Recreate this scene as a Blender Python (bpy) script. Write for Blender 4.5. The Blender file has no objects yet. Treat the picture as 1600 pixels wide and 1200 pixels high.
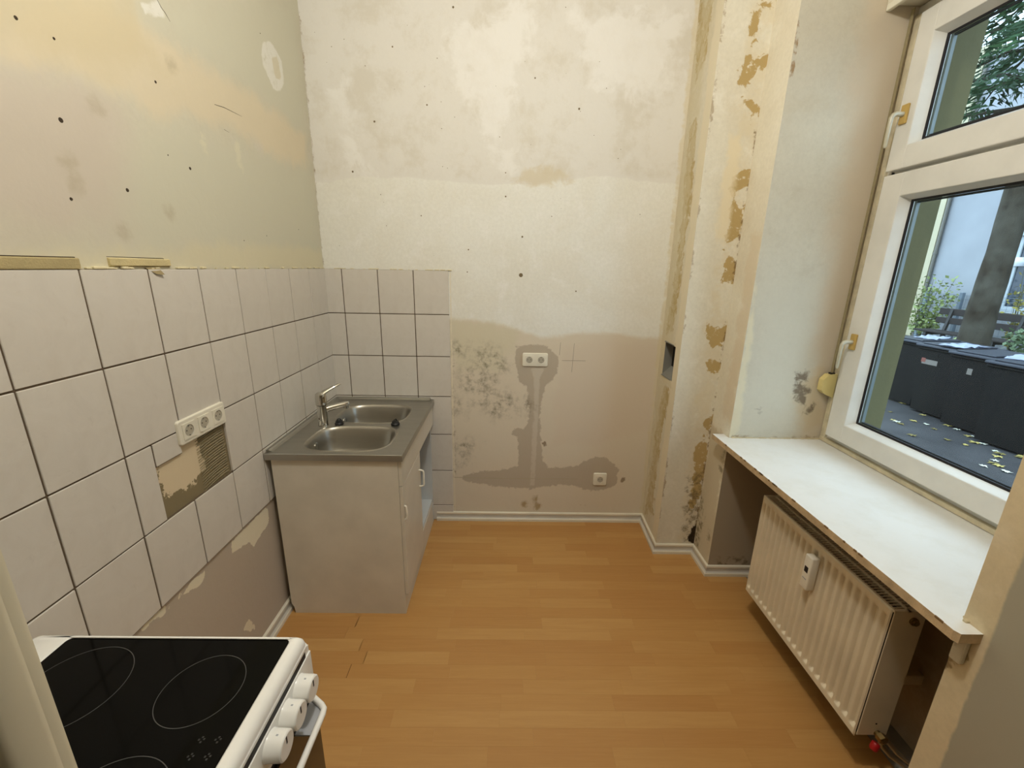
import bpy, bmesh, math, random
import numpy as np
from mathutils import Matrix, Vector, noise

random.seed(4)
rng = np.random.default_rng(4)
S = bpy.context.scene
COL = S.collection

# ------------------------------------------------------------------ camera
cam_d = bpy.data.cameras.new('camera')
cam_d.sensor_width = 36.0
cam_d.sensor_fit = 'HORIZONTAL'
cam_d.lens = 658.95 * 36.0 / 1600.0
cam_d.clip_start = 0.02
cam = bpy.data.objects.new('camera', cam_d)
COL.objects.link(cam)
right = Vector((0.99981548, -0.00768902, 0.01760367))
up = Vector((-0.01493003, 0.26559148, 0.96397005))
fwd = Vector((0.01208737, 0.964055, -0.26542767))
mw = Matrix((right, up, -fwd)).transposed().to_4x4()
mw.translation = Vector((1.05303, -2.49564, 1.63421))
cam.matrix_world = mw
S.camera = cam

# ------------------------------------------------------------------ light
S.view_settings.view_transform = 'Standard'
S.view_settings.look = 'None'
S.view_settings.gamma = 1.0
S.view_settings.use_curve_mapping = False
S.view_settings.exposure = 0.0

world = bpy.data.worlds.new('overcast_sky')
S.world = world
world.use_nodes = True
bg = world.node_tree.nodes['Background']
bg.inputs[0].default_value = (0.63, 0.80, 1.0, 1)
bg.inputs[1].default_value = 4.1

lamp_d = bpy.data.lights.new('ceiling_bulb', 'POINT')
lamp_d.energy = 56.0
lamp_d.color = (1.0, 1.0, 0.98)
lamp_d.shadow_soft_size = 0.07
lamp = bpy.data.objects.new('ceiling_bulb', lamp_d)
lamp.location = (1.10, -1.75, 2.98)
COL.objects.link(lamp)

# ------------------------------------------------------------------ helpers
def lin(c):
    r = []
    for v in c[:3]:
        v = v / 255.0
        r.append(v / 12.92 if v <= 0.04045 else ((v + 0.055) / 1.055) ** 2.4)
    return (r[0], r[1], r[2], 1.0)

class NT:
    def __init__(self, name, rough=0.6, metallic=0.0, spec=0.5):
        self.m = bpy.data.materials.new(name)
        self.m.use_nodes = True
        self.t = self.m.node_tree
        self.b = self.t.nodes['Principled BSDF']
        self.b.inputs['Roughness'].default_value = rough
        self.b.inputs['Metallic'].default_value = metallic
        self.b.inputs['Specular IOR Level'].default_value = spec
        self._obj = None
    def n(self, typ, **kw):
        nd = self.t.nodes.new(typ)
        for k, v in kw.items():
            setattr(nd, k, v)
        return nd
    def l(self, a, b):
        self.t.links.new(a, b)
    def obj(self):
        if self._obj is None:
            self._obj = self.n('ShaderNodeTexCoord').outputs['Object']
        return self._obj
    def noise(self, scale, detail=3.0, rough=0.55, dist=0.0, vec=None, stretch=None):
        nd = self.n('ShaderNodeTexNoise')
        nd.inputs['Scale'].default_value = scale
        nd.inputs['Detail'].default_value = detail
        nd.inputs['Roughness'].default_value = rough
        nd.inputs['Distortion'].default_value = dist
        v = vec if vec is not None else self.obj()
        if stretch:
            mp = self.n('ShaderNodeMapping')
            mp.inputs['Scale'].default_value = stretch
            self.l(v, mp.inputs[0])
            v = mp.outputs[0]
        self.l(v, nd.inputs['Vector'])
        return nd.outputs['Fac']
    def rng(self, x, a, b, c=0.0, d=1.0, smooth=False):
        nd = self.n('ShaderNodeMapRange')
        if smooth:
            nd.interpolation_type = 'SMOOTHSTEP'
        nd.inputs['From Min'].default_value = a
        nd.inputs['From Max'].default_value = b
        nd.inputs['To Min'].default_value = c
        nd.inputs['To Max'].default_value = d
        self.l(x, nd.inputs['Value'])
        return nd.outputs[0]
    def math(self, op, a, b=None):
        nd = self.n('ShaderNodeMath', operation=op)
        for i, v in enumerate((a, b)):
            if v is None:
                continue
            if isinstance(v, (int, float)):
                nd.inputs[i].default_value = v
            else:
                self.l(v, nd.inputs[i])
        return nd.outputs[0]
    def mix(self, fac, a, b, mode='MIX'):
        nd = self.n('ShaderNodeMix', data_type='RGBA', blend_type=mode)
        for s, v in ((nd.inputs[0], fac), (nd.inputs[6], a), (nd.inputs[7], b)):
            if isinstance(v, (int, float)):
                s.default_value = v
            elif isinstance(v, tuple):
                s.default_value = v
            else:
                self.l(v, s)
        return nd.outputs[2]
    def color(self, c):
        if isinstance(c, tuple):
            self.b.inputs['Base Color'].default_value = c
        else:
            self.l(c, self.b.inputs['Base Color'])
    def bump(self, h, strength=0.2, dist=0.01):
        nd = self.n('ShaderNodeBump')
        nd.inputs['Strength'].default_value = strength
        nd.inputs['Distance'].default_value = dist
        self.l(h, nd.inputs['Height'])
        self.l(nd.outputs[0], self.b.inputs['Normal'])

def simple(name, c, rough=0.5, metallic=0.0, var=0.06, scale=6.0, bump=0.0, spec=0.5):
    """one colour with a little procedural unevenness"""
    t = NT(name, rough, metallic, spec)
    c0 = lin(c)
    c1 = tuple(max(0.0, x * (1 - var * 2)) for x in c0[:3]) + (1.0,)
    f = t.noise(scale, 4.0)
    t.color(t.mix(t.rng(f, 0.35, 0.7), c0, c1))
    if bump:
        t.bump(t.noise(scale * 12, 3.0), bump, 0.004)
    return t.m

class MB:
    """collects geometry for ONE mesh object"""
    def __init__(self):
        self.v = []; self.f = []; self.mi = []
    def add(self, verts, faces, mi=0):
        o = len(self.v)
        self.v += [tuple(p) for p in verts]
        self.f += [tuple(i + o for i in f) for f in faces]
        self.mi += [mi] * len(faces)
        return self
    def box(self, x0, x1, y0, y1, z0, z1, bev=0.0, seg=1, mi=0, mat=None):
        bm = bmesh.new()
        bmesh.ops.create_cube(bm, size=1.0)
        for v in bm.verts:
            v.co = Vector(((x0 + x1) / 2 + v.co.x * (x1 - x0), (y0 + y1) / 2 + v.co.y * (y1 - y0), (z0 + z1) / 2 + v.co.z * (z1 - z0)))
        if bev > 0:
            bmesh.ops.bevel(bm, geom=bm.edges[:], offset=bev, segments=seg, profile=0.5, affect='EDGES')
        if mat is not None:
            bm.transform(mat)
        return self.bm(bm, mi)
    def bm(self, bm, mi=0):
        bm.verts.index_update()
        self.add([v.co[:] for v in bm.verts], [[v.index for v in f.verts] for f in bm.faces], mi)
        bm.free()
        return self
    def prism(self, poly, axis, a, b, mi=0):
        """polygon (2D, in the two other axes in xyz order) extruded along axis from a to b"""
        n = len(poly)
        def P(p, t):
            q = list(p); q.insert(axis, t); return tuple(q)
        vs = [P(p, a) for p in poly] + [P(p, b) for p in poly]
        fs = [tuple(range(n))[::-1], tuple(range(n, 2 * n))] + [(i, (i + 1) % n, n + (i + 1) % n, n + i) for i in range(n)]
        return self.add(vs, fs, mi)
    def tube(self, pts, r, n=10, cap=True, mi=0, flat=None):
        pts = [Vector(p) for p in pts]
        rs = r if isinstance(r, (list, tuple)) else [r] * len(pts)
        vs = []; fs = []
        prev = None
        for i, p in enumerate(pts):
            d = (pts[min(i + 1, len(pts) - 1)] - pts[max(i - 1, 0)]).normalized()
            ref = prev if prev is not None else (Vector((0, 0, 1)) if abs(d.z) < 0.9 else Vector((1, 0, 0)))
            a = (ref - d * ref.dot(d)).normalized()
            b = d.cross(a)
            prev = a
            for k in range(n):
                t = 2 * math.pi * k / n
                vs.append(p + a * (math.cos(t) * rs[i] * (flat or 1.0)) + b * (math.sin(t) * rs[i]))
        for i in range(len(pts) - 1):
            for k in range(n):
                fs.append((i * n + k, i * n + (k + 1) % n, (i + 1) * n + (k + 1) % n, (i + 1) * n + k))
        if cap:
            fs.append(tuple(range(n))[::-1]); fs.append(tuple(range((len(pts) - 1) * n, len(pts) * n)))
        return self.add(vs, fs, mi)
    def lathe(self, prof, origin, axis=(0, 0, 1), n=24, mi=0):
        """prof: (radius, height) pairs turned about axis"""
        ax = Vector(axis).normalized()
        ref = Vector((0, 0, 1)) if abs(ax.z) < 0.9 else Vector((1, 0, 0))
        a = (ref - ax * ref.dot(ax)).normalized(); b = ax.cross(a); o = Vector(origin)
        vs = []; fs = []
        for r, h in prof:
            for k in range(n):
                t = 2 * math.pi * k / n
                vs.append(o + ax * h + (a * math.cos(t) + b * math.sin(t)) * r)
        m = len(prof)
        for i in range(m - 1):
            for k in range(n):
                fs.append((i * n + k, i * n + (k + 1) % n, (i + 1) * n + (k + 1) % n, (i + 1) * n + k))
        fs.append(tuple(range(n))[::-1]); fs.append(tuple(range((m - 1) * n, m * n)))
        return self.add(vs, fs, mi)
    def mesh(self, name, mats, smooth=False, shift=None):
        me = bpy.data.meshes.new(name)
        vs = self.v
        if shift is not None:
            vs = [(p[0] - shift[0], p[1] - shift[1], p[2] - shift[2]) for p in vs]
        me.from_pydata(vs, [], self.f)
        for m in (mats if isinstance(mats, (list, tuple)) else [mats]):
            me.materials.append(m)
        me.polygons.foreach_set('material_index', self.mi)
        bm = bmesh.new(); bm.from_mesh(me)
        bmesh.ops.recalc_face_normals(bm, faces=bm.faces[:])
        bm.to_mesh(me); bm.free()
        if smooth:
            me.polygons.foreach_set('use_smooth', [True] * len(me.polygons))
            me.set_sharp_from_angle(angle=math.radians(38))
        return me

WL = {}   # world position of every empty / mesh we build, for parenting
def wl(o):
    return WL.get(o.name, Vector((0, 0, 0)))

def tag(o, label=None, cat=None, group=None, kind=None):
    if label: o['label'] = label
    if cat: o['category'] = cat
    if group: o['group'] = group
    if kind: o['kind'] = kind
    return o

def empty(name, loc, label=None, cat=None, group=None, kind=None):
    o = bpy.data.objects.new(name, None)
    o.empty_display_size = 0.05
    o.location = loc
    COL.objects.link(o)
    WL[o.name] = Vector(loc)
    return tag(o, label, cat, group, kind)

def build(mb, name, mats, parent=None, smooth=False, loc=None, label=None, cat=None, group=None, kind=None):
    """mb holds WORLD coordinates; the object is placed at its parent's base (or at loc)"""
    L = wl(parent) if parent is not None else (Vector(loc) if loc else Vector((0, 0, 0)))
    me = mb.mesh(name, mats, smooth, L)
    o = bpy.data.objects.new(name, me)
    COL.objects.link(o)
    if parent is not None:
        o.parent = parent
    else:
        o.location = L
    WL[o.name] = L
    return tag(o, label, cat, group, kind)

def instance(me, name, loc, parent=None, rot=(0, 0, 0)):
    o = bpy.data.objects.new(name, me)
    COL.objects.link(o)
    if parent is not None:
        o.parent = parent
        loc = Vector(loc) - wl(parent)
    o.location = loc
    o.rotation_euler = rot
    return o

def copy_tree(o, delta, parent=None):
    c = o.copy(); COL.objects.link(c)
    kids = [k for k in o.children]
    if parent is None:
        c.location = Vector(o.location) + Vector(delta)
        WL[c.name] = wl(o) + Vector(delta)
    else:
        c.parent = parent
    for k in kids:
        copy_tree(k, delta, c)
    return c

# ---------------------------------------------------------------- traced wear of the bare walls (metres, in the plane of each wall)
L_peach = [(-1.202, 2.268), (-1.077, 2.272), (-0.957, 2.287), (-0.895, 2.27), (-0.719, 2.283), (-0.494, 2.299), (-0.296, 2.278), (-0.055, 2.278), (-0.091, 2.126), (-0.396, 2.095), (-0.583, 2.122), (-0.741, 2.122), (-0.941, 2.088), (-1.066, 2.053), (-1.18, 2.072), (-1.287, 2.069), (-1.373, 2.055), (-1.474, 2.027), (-1.456, 2.096), (-1.358, 2.189)]
L_green = [(-1.059, 2.341), (-0.95, 2.315), (-0.894, 2.274), (-0.718, 2.287), (-0.493, 2.304), (-0.294, 2.283), (-0.053, 2.284), (-0.004, 2.877)]
L_mauve = [(-1.479, 2.008), (-1.375, 2.045), (-1.289, 2.061), (-1.186, 2.047), (-1.236, 1.926), (-1.374, 1.794), (-1.418, 1.687), (-1.569, 1.665)]
L_white1 = [(-0.383, 2.538), (-0.31, 2.57), (-0.234, 2.529), (-0.233, 2.441), (-0.279, 2.391), (-0.337, 2.378), (-0.403, 2.437), (-0.412, 2.48)]
L_whitein = [(-0.325, 2.509), (-0.268, 2.528), (-0.254, 2.446), (-0.313, 2.431)]
L_white2 = [(-1.054, 2.336), (-0.982, 2.38), (-0.948, 2.352), (-1.007, 2.328), (-1.05, 2.318)]
L_crack1 = [(-0.98, 2.381), (-0.969, 2.368), (-0.956, 2.361), (-0.94, 2.346)]
L_crack2 = [(-0.78, 2.175), (-0.726, 2.183), (-0.617, 2.187)]
L_crack3 = [(-0.745, 2.106), (-0.717, 2.104)]
L_dots = [(-1.419, 2.127), (-1.342, 2.124), (-1.047, 2.146), (-1.372, 1.949), (-1.393, 1.775), (-1.226, 1.822), (-0.961, 1.931)]
L_smudge = [(-1.269, 2.009), (-0.968, 2.223), (-1.263, 1.711), (-1.086, 1.781), (-1.377, 1.857), (-1.371, 1.808)]
L_bottom = [(-1.575, 1.642), (-1.41, 1.655), (-1.131, 1.655), (-1.012, 1.695), (-0.245, 1.72), (0.017, 1.698), (-0.004, 1.61), (-1.584, 1.607)]
L_strip = [(-1.576, 1.637), (-1.46, 1.639), (-1.418, 1.637), (-1.424, 1.616), (-1.583, 1.61)]
L_strip2 = [(-1.335, 1.644), (-1.206, 1.643), (-1.129, 1.643), (-1.128, 1.618), (-1.342, 1.62)]
L_groove = [(-1.335, 1.644), (-1.147, 1.643), (-1.133, 1.628)]
L_curl = [(-1.226, 1.616), (-1.178, 1.617), (-1.174, 1.594), (-1.199, 1.598)]
L_tornA = [(-0.829, 0.599), (-0.833, 0.521), (-0.963, 0.487), (-0.981, 0.522), (-1.016, 0.535), (-1.09, 0.548), (-1.086, 0.598)]
L_tornB = [(-1.225, 0.593), (-1.25, 0.551), (-1.292, 0.565), (-1.339, 0.58), (-1.341, 0.597)]
L_tornC = [(-1.339, 0.593), (-1.348, 0.577), (-1.391, 0.592), (-1.411, 0.572), (-1.447, 0.586), (-1.489, 0.594), (-1.504, 0.61), (-1.425, 0.603)]
L_tornD = [(-1.11, 0.207), (-1.083, 0.216), (-1.064, 0.216), (-1.037, 0.161), (-1.034, 0.119)]
L_holebed = [(-1.329, 1.035), (-1.234, 1.038), (-1.224, 1.062), (-1.017, 1.058), (-1.021, 0.869), (-1.323, 0.872)]
L_holepale = [(-1.321, 1.025), (-1.239, 1.033), (-1.218, 1.053), (-1.146, 1.049), (-1.146, 1.014), (-1.133, 0.973), (-1.142, 0.942), (-1.161, 0.937), (-1.192, 0.922), (-1.204, 0.91), (-1.233, 0.913), (-1.244, 0.905), (-1.267, 0.925), (-1.298, 0.926), (-1.322, 0.937), (-1.325, 0.965), (-1.325, 0.996)]
L_holeorange = [(-1.339, 0.94), (-1.325, 0.932), (-1.326, 0.907), (-1.336, 0.91), (-1.344, 0.927)]
L_tilepiece = [(-1.327, 1.108), (-1.232, 1.108), (-1.234, 1.041), (-1.324, 1.039)]
B_upper = [(-0.008, 2.061), (0.235, 2.091), (0.511, 2.093), (0.856, 2.068), (1.169, 2.074), (1.272, 2.091), (1.583, 2.123), (2.025, 2.077)]
B_lower = [(0.72, 1.34), (0.927, 1.328), (1.097, 1.282), (1.27, 1.235), (1.384, 1.248), (1.555, 1.27), (1.689, 1.265), (1.998, 1.239)]
B_grey = [(1.086, 1.199), (1.125, 1.18), (1.195, 1.194), (1.259, 1.191), (1.311, 1.17), (1.365, 1.112), (1.362, 1.032), (1.326, 0.971), (1.288, 0.93), (1.271, 0.854), (1.262, 0.727), (1.278, 0.554), (1.293, 0.435), (1.33, 0.39), (1.427, 0.389), (1.523, 0.405), (1.589, 0.454), (1.671, 0.473), (1.729, 0.441), (1.789, 0.389), (1.782, 0.273), (1.717, 0.233), (1.605, 0.224), (1.518, 0.254), (1.433, 0.269), (1.321, 0.251), (1.209, 0.234), (1.083, 0.241), (0.984, 0.247), (0.872, 0.269), (0.775, 0.288), (0.775, 0.322), (0.873, 0.354), (1.011, 0.363), (1.129, 0.395), (1.134, 0.478), (1.124, 0.596), (1.09, 0.61), (1.096, 0.653), (1.184, 0.662), (1.194, 0.783), (1.176, 0.935), (1.123, 0.961), (1.119, 1.028), (1.095, 1.094), (1.106, 1.16)]
B_stripe = [(1.193, 1.05), (1.284, 1.051), (1.253, 0.99), (1.252, 0.84), (1.25, 0.612), (1.244, 0.258), (1.216, 0.258), (1.219, 0.612), (1.225, 0.839), (1.217, 0.99)]
B_mold = [(0.927, 1.079), (0.875, 0.971), (0.927, 0.89), (0.994, 0.815), (0.748, 1.141), (0.791, 0.518), (0.735, 0.804), (1.005, 1.067), (0.811, 1.037), (1.153, 0.81), (0.777, 0.45)]
B_spots = [(1.299, 0.554), (1.824, 0.305)]
B_ochre = [(1.254, 0.156), (1.27, 0.108), (1.569, 0.112)]
B_pink = [(1.388, 1.178), (1.589, 1.233), (1.95, 1.213), (1.994, 0.681), (1.637, 0.559), (1.364, 0.555), (1.349, 0.897), (1.395, 1.033)]
B_green = [(0.713, 1.332), (0.889, 1.329), (1.104, 1.276), (1.093, 1.199), (1.005, 1.027), (0.733, 1.022)]
B_pencil = [(1.371, 1.21), (1.367, 1.132), (1.453, 1.205), (1.447, 1.027), (1.385, 1.099), (1.527, 1.099)]
B_ridge = [(0.719, 0.309), (1.655, 0.309)]
B_dots = [(0.35, 2.007), (1.031, 2.01), (1.124, 1.595), (1.287, 1.913), (1.174, 2.573), (0.676, 2.649), (0.761, 2.866), (0.566, 1.903), (0.825, 1.729), (1.127, 1.803), (1.776, 1.932), (1.408, 2.439), (0.148, 2.688), (0.453, 2.694), (0.617, 2.441), (0.34, 2.359), (1.029, 2.128), (0.207, 2.118), (1.445, 1.51), (0.817, 1.607)]
B_whites = [(1.144, 2.903), (1.149, 2.744), (1.056, 2.576), (1.026, 2.343), (1.064, 2.129), (0.842, 2.457), (0.733, 2.735)]
B_smear = [(1.166, 2.156), (1.304, 2.158), (1.411, 2.104), (1.239, 2.068), (1.064, 2.081)]
C_side = [(-0.004, 2.919), (-0.179, 2.83), (-0.169, 2.699), (-0.157, 2.562), (-0.074, 2.553), (-0.023, 2.642)]
C_side2 = [(-0.06, 2.373), (-0.153, 2.346), (-0.211, 2.016), (-0.198, 1.805), (-0.195, 1.546), (-0.163, 1.301), (-0.068, 1.287), (-0.101, 1.645), (-0.097, 1.941)]
C_side3 = [(-0.139, 0.999), (-0.254, 1.012), (-0.176, 0.613), (-0.196, 0.193), (-0.047, 0.098), (-0.078, 0.482), (-0.086, 0.824)]
F1 = [(2.115, 2.762), (2.182, 2.763), (2.178, 2.729), (2.124, 2.71), (2.128, 2.596), (2.102, 2.595), (2.094, 2.701)]
F2 = [(2.099, 2.545), (2.197, 2.57), (2.199, 2.525), (2.129, 2.496), (2.117, 2.44), (2.066, 2.453), (2.074, 2.504)]
F3 = [(2.102, 2.402), (2.194, 2.375), (2.202, 2.327), (2.15, 2.307), (2.135, 2.364)]
F4 = [(2.098, 2.075), (2.195, 2.108), (2.19, 2.035), (2.133, 2.002), (2.154, 1.939), (2.191, 1.929), (2.183, 1.797), (2.127, 1.774), (2.115, 1.927)]
F5 = [(2.115, 1.74), (2.185, 1.673), (2.2, 1.58), (2.127, 1.579)]
F6 = [(2.084, 1.377), (2.12, 1.352), (2.194, 1.379), (2.194, 1.34), (2.186, 1.261), (2.116, 1.246)]
F7 = [(2.12, 1.213), (2.187, 1.126), (2.108, 1.111)]
F8 = [(2.144, 0.856), (2.195, 0.886), (2.177, 0.768), (2.158, 0.752)]
F9 = [(2.117, 0.691), (2.188, 0.738), (2.189, 0.427), (2.153, 0.262), (2.128, 0.279), (2.134, 0.458)]
F_dark = [(2.147, 0.075), (2.159, 0.161), (2.198, 0.204), (2.22, 0.041)]
F_mold = [(2.11, 0.075), (2.13, 0.212), (2.197, 0.263), (2.227, 0.041)]
V_brown = [(2.183, 2.605), (2.197, 2.597), (2.202, 2.508), (2.205, 2.417), (2.192, 2.408), (2.191, 2.492)]
V_mold = [(2.5, 1.141), (2.481, 1.144), (2.482, 1.076), (2.526, 1.076), (2.516, 1.03), (2.566, 0.977), (2.316, 0.97)]
V_pale = [(2.207, 0.841), (2.162, 1.168), (2.187, 1.245), (2.197, 1.369), (2.209, 1.477), (2.245, 1.478), (2.24, 1.296), (2.265, 1.039), (2.279, 0.842)]
V_tan = [(2.521, 1.135), (2.573, 1.187), (2.658, 0.91), (2.565, 0.853), (2.45, 1.042)]


# ================================================================== WALLS
def sdf_poly(P, poly):
    """signed distance (negative inside) of points P (N,2) to a polygon"""
    v = np.array(poly, float)
    d = np.full(len(P), 1e9); ins = np.zeros(len(P), bool)
    for i in range(len(v)):
        a = v[i]; b = v[(i + 1) % len(v)]
        e = b - a; w = P - a
        t = np.clip((w @ e) / max(e @ e, 1e-12), 0, 1)
        d = np.minimum(d, np.hypot(*(w - t[:, None] * e).T))
        c = (a[1] > P[:, 1]) != (b[1] > P[:, 1])
        with np.errstate(divide='ignore', invalid='ignore'):
            xi = a[0] + (P[:, 1] - a[1]) * e[0] / (e[1] if e[1] else 1e-12)
        ins ^= c & (P[:, 0] < xi)
    return np.where(ins, -d, d)
def polys(*pp):
    return lambda P: np.minimum.reduce([sdf_poly(P, p) for p in pp])
def circs(cc, r):
    return lambda P: np.minimum.reduce([np.hypot(P[:, 0] - c[0], P[:, 1] - c[1]) - (c[2] if len(c) > 2 else r) for c in cc])
def below(line):
    l = sorted(line)
    return lambda P: P[:, 1] - np.interp(P[:, 0], [p[0] for p in l], [p[1] for p in l])

class Layer:
    def __init__(self, key, fn, col, amp=0.02, soft=0.006, scale=14, op=1.0, mott=None, detail=4):
        self.__dict__.update(locals())

def wall_mat(name, cols, layers, big=1.6, bump=0.25, rough=0.85, streak=None):
    t = NT(name, rough, 0.0, 0.25)
    a, b, c = [lin(x) for x in cols]
    n1 = t.noise(big, 5.0, 0.6, 0.8, stretch=streak)
    n2 = t.noise(big * 4.5, 5.0, 0.65, 0.3)
    n3 = t.noise(60, 3.0, 0.7)
    col = t.mix(t.rng(n1, 0.36, 0.66, smooth=True), a, b)
    col = t.mix(t.math('MULTIPLY', t.rng(n2, 0.5, 0.72, smooth=True), 0.75), col, c)
    col = t.mix(t.rng(n3, 0.35, 0.75, 0.0, 0.10), col, lin((110, 98, 76)))
    for L in layers:
        at = t.n('ShaderNodeAttribute', attribute_name=L.key).outputs['Fac']
        nz = t.noise(L.scale, L.detail, 0.65, 0.4)
        s = t.math('ADD', at, t.rng(nz, 0.25, 0.75, -L.amp, L.amp))
        f = t.rng(s, L.soft, -L.soft, 0.0, L.op, smooth=True)
        if L.mott:
            mz = t.noise(L.mott[0], 5.0, 0.7)
            f = t.math('MULTIPLY', f, t.rng(mz, L.mott[1], L.mott[2], smooth=True))
        col = t.mix(f, col, lin(L.col))
    t.color(col)
    h = t.math('ADD', t.math('MULTIPLY', t.noise(9, 4.0), 1.0), t.math('MULTIPLY', n3, 0.12))
    t.bump(h, bump, 0.012)
    return t.m

def face_grid(mb, attrs, o, u, v, ur, vr, step, layers, mi, holes=(), jitter=None):
    o, u, v = Vector(o), Vector(u), Vector(v)
    def lines(r, hs):
        a = list(np.linspace(r[0], r[1], max(2, int(round((r[1] - r[0]) / step)) + 1))) + list(hs)
        a = sorted(x for x in a if r[0] - 1e-6 <= x <= r[1] + 1e-6)
        q = [a[0]]
        for x in a[1:]:
            if x - q[-1] > 1e-4: q.append(x)
        return q
    us = lines(ur, [h for q in holes for h in q[:2]]); vs = lines(vr, [h for q in holes for h in q[2:]])
    P = np.array([(x, y) for y in vs for x in us])
    nu = len(us)
    vals = {}
    for L in layers:
        vals[L.key] = L.fn(P)
    verts = [o + u * x + v * y for x, y in P]
    faces = []
    for j in range(len(vs) - 1):
        for i in range(nu - 1):
            cx = (us[i] + us[i + 1]) / 2; cy = (vs[j] + vs[j + 1]) / 2
            if any(h[0] < cx < h[1] and h[2] < cy < h[3] for h in holes): continue
            faces.append((j * nu + i, j * nu + i + 1, (j + 1) * nu + i + 1, (j + 1) * nu + i))
    n0 = len(mb.v)
    mb.add(verts, faces, mi)
    for k, a in vals.items():
        attrs.setdefault(k, []).append((n0, a))

def build_wall(mb, attrs, name, mats, parent=None, kind='structure'):
    me = bpy.data.meshes.new(name)
    me.from_pydata(mb.v, [], mb.f)
    for m in mats: me.materials.append(m)
    me.polygons.foreach_set('material_index', mb.mi)
    for k, lst in attrs.items():
        arr = np.full(len(mb.v), 1.0, np.float32)
        for n0, a in lst: arr[n0:n0 + len(a)] = a
        at = me.attributes.new(k, 'FLOAT', 'POINT')
        at.data.foreach_set('value', arr)
    o = bpy.data.objects.new(name, me)
    COL.objects.link(o)
    WL[o.name] = Vector((0, 0, 0))
    if kind: o['kind'] = kind
    return o

H = 3.30
masonry = simple('masonry', (150, 140, 122), 0.9, bump=0.2)
ZT = 1.6135; TH = 0.2504; TW = 0.2031; TY0 = 0.2067; TA = 0.103

# ---- left wall -----------------------------------------------------
LL = [
 Layer('l_green', polys(L_green, [(-0.06, 2.13), (-0.3, 2.09), (-1.1, 2.03), (-1.5, 1.66), (0, 1.66)]), (200, 196, 176), 0.05, 0.08, 5),
 Layer('l_mauve', polys(L_mauve, [(-1.5, 2.02), (-1.2, 2.0), (-1.3, 1.7), (-2.4, 1.65), (-2.4, 2.0)]), (198, 187, 172), 0.06, 0.09, 4, 0.9),
 Layer('l_peach', polys(L_peach, [(-2.4, 2.0), (-1.45, 2.03), (-1.46, 2.3), (-2.4, 2.4)]), (214, 200, 172), 0.03, 0.035, 8, 0.8),
 Layer('l_ochre', polys([(-1.09, 2.3), (-1.06, 2.4), (-1.6, 2.6), (-1.6, 2.10), (-1.38, 2.09), (-1.15, 2.15), (-1.0, 2.2)]), (202, 188, 155), 0.05, 0.06, 6, 0.7),
 Layer('l_white', polys(L_white1, L_white2), (220, 217, 206), 0.006, 0.004, 30, 1.0, (24, 0.25, 0.5)),
 Layer('l_whitein', polys(L_whitein), (205, 196, 170), 0.004, 0.003, 40, 0.8),
 Layer('l_scuff', polys([(-0.69, 2.08), (-0.66, 2.08), (-0.66, 1.98), (-0.69, 1.99)], [(-0.88, 2.06), (-0.86, 2.06), (-0.86, 1.99), (-0.89, 2.0)]), (214, 208, 182), 0.012, 0.008, 30, 0.6),
 Layer('l_smudge', circs([(a, b, 0.02) for a, b in L_smudge], 0.02), (166, 154, 126), 0.012, 0.016, 30, 0.45),
 Layer('l_bottom', polys(L_bottom), (212, 203, 172), 0.02, 0.03, 10, 0.7),
 Layer('l_below', lambda P: P[:, 1] - 0.615, (184, 170, 152), 0.0, 0.003, 10, 1.0),
 Layer('l_torn', polys(L_tornA, L_tornB, L_tornC, L_tornD), (226, 216, 190), 0.006, 0.0015, 40, 1.0),
 Layer('l_bed', polys([(-1.36, 0.86), (-1.36, 1.12), (-1.01, 1.12), (-1.01, 0.86)]), (132, 119, 90), 0.0, 0.002, 10, 1.0),
 Layer('l_bedpale', polys(L_holepale, [(-1.2, 1.10), (-1.15, 1.09), (-1.17, 1.0), (-1.25, 1.0), (-1.33, 1.0), (-1.33, 1.08)]), (214, 196, 164), 0.022, 0.002, 45, 1.0, None, 5),
 Layer('l_bedorange', polys(L_holeorange), (196, 150, 84), 0.006, 0.004, 40, 1.0),
]
m_wl = wall_mat('bare_wall_left', [(206, 200, 180), (198, 192, 172), (208, 200, 186)], LL, 1.5, 0.22)
mb = MB(); at = {}
face_grid(mb, at, (0, 0, 0), (0, 1, 0), (0, 0, 1), (-2.50, 0.0), (0, H), 0.02, LL, 0)
mb.box(-0.2, -0.004, -2.50, 0.2, -0.1, H, mi=1)
wall_left = build_wall(mb, at, 'wall_left', [m_wl, masonry])

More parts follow.
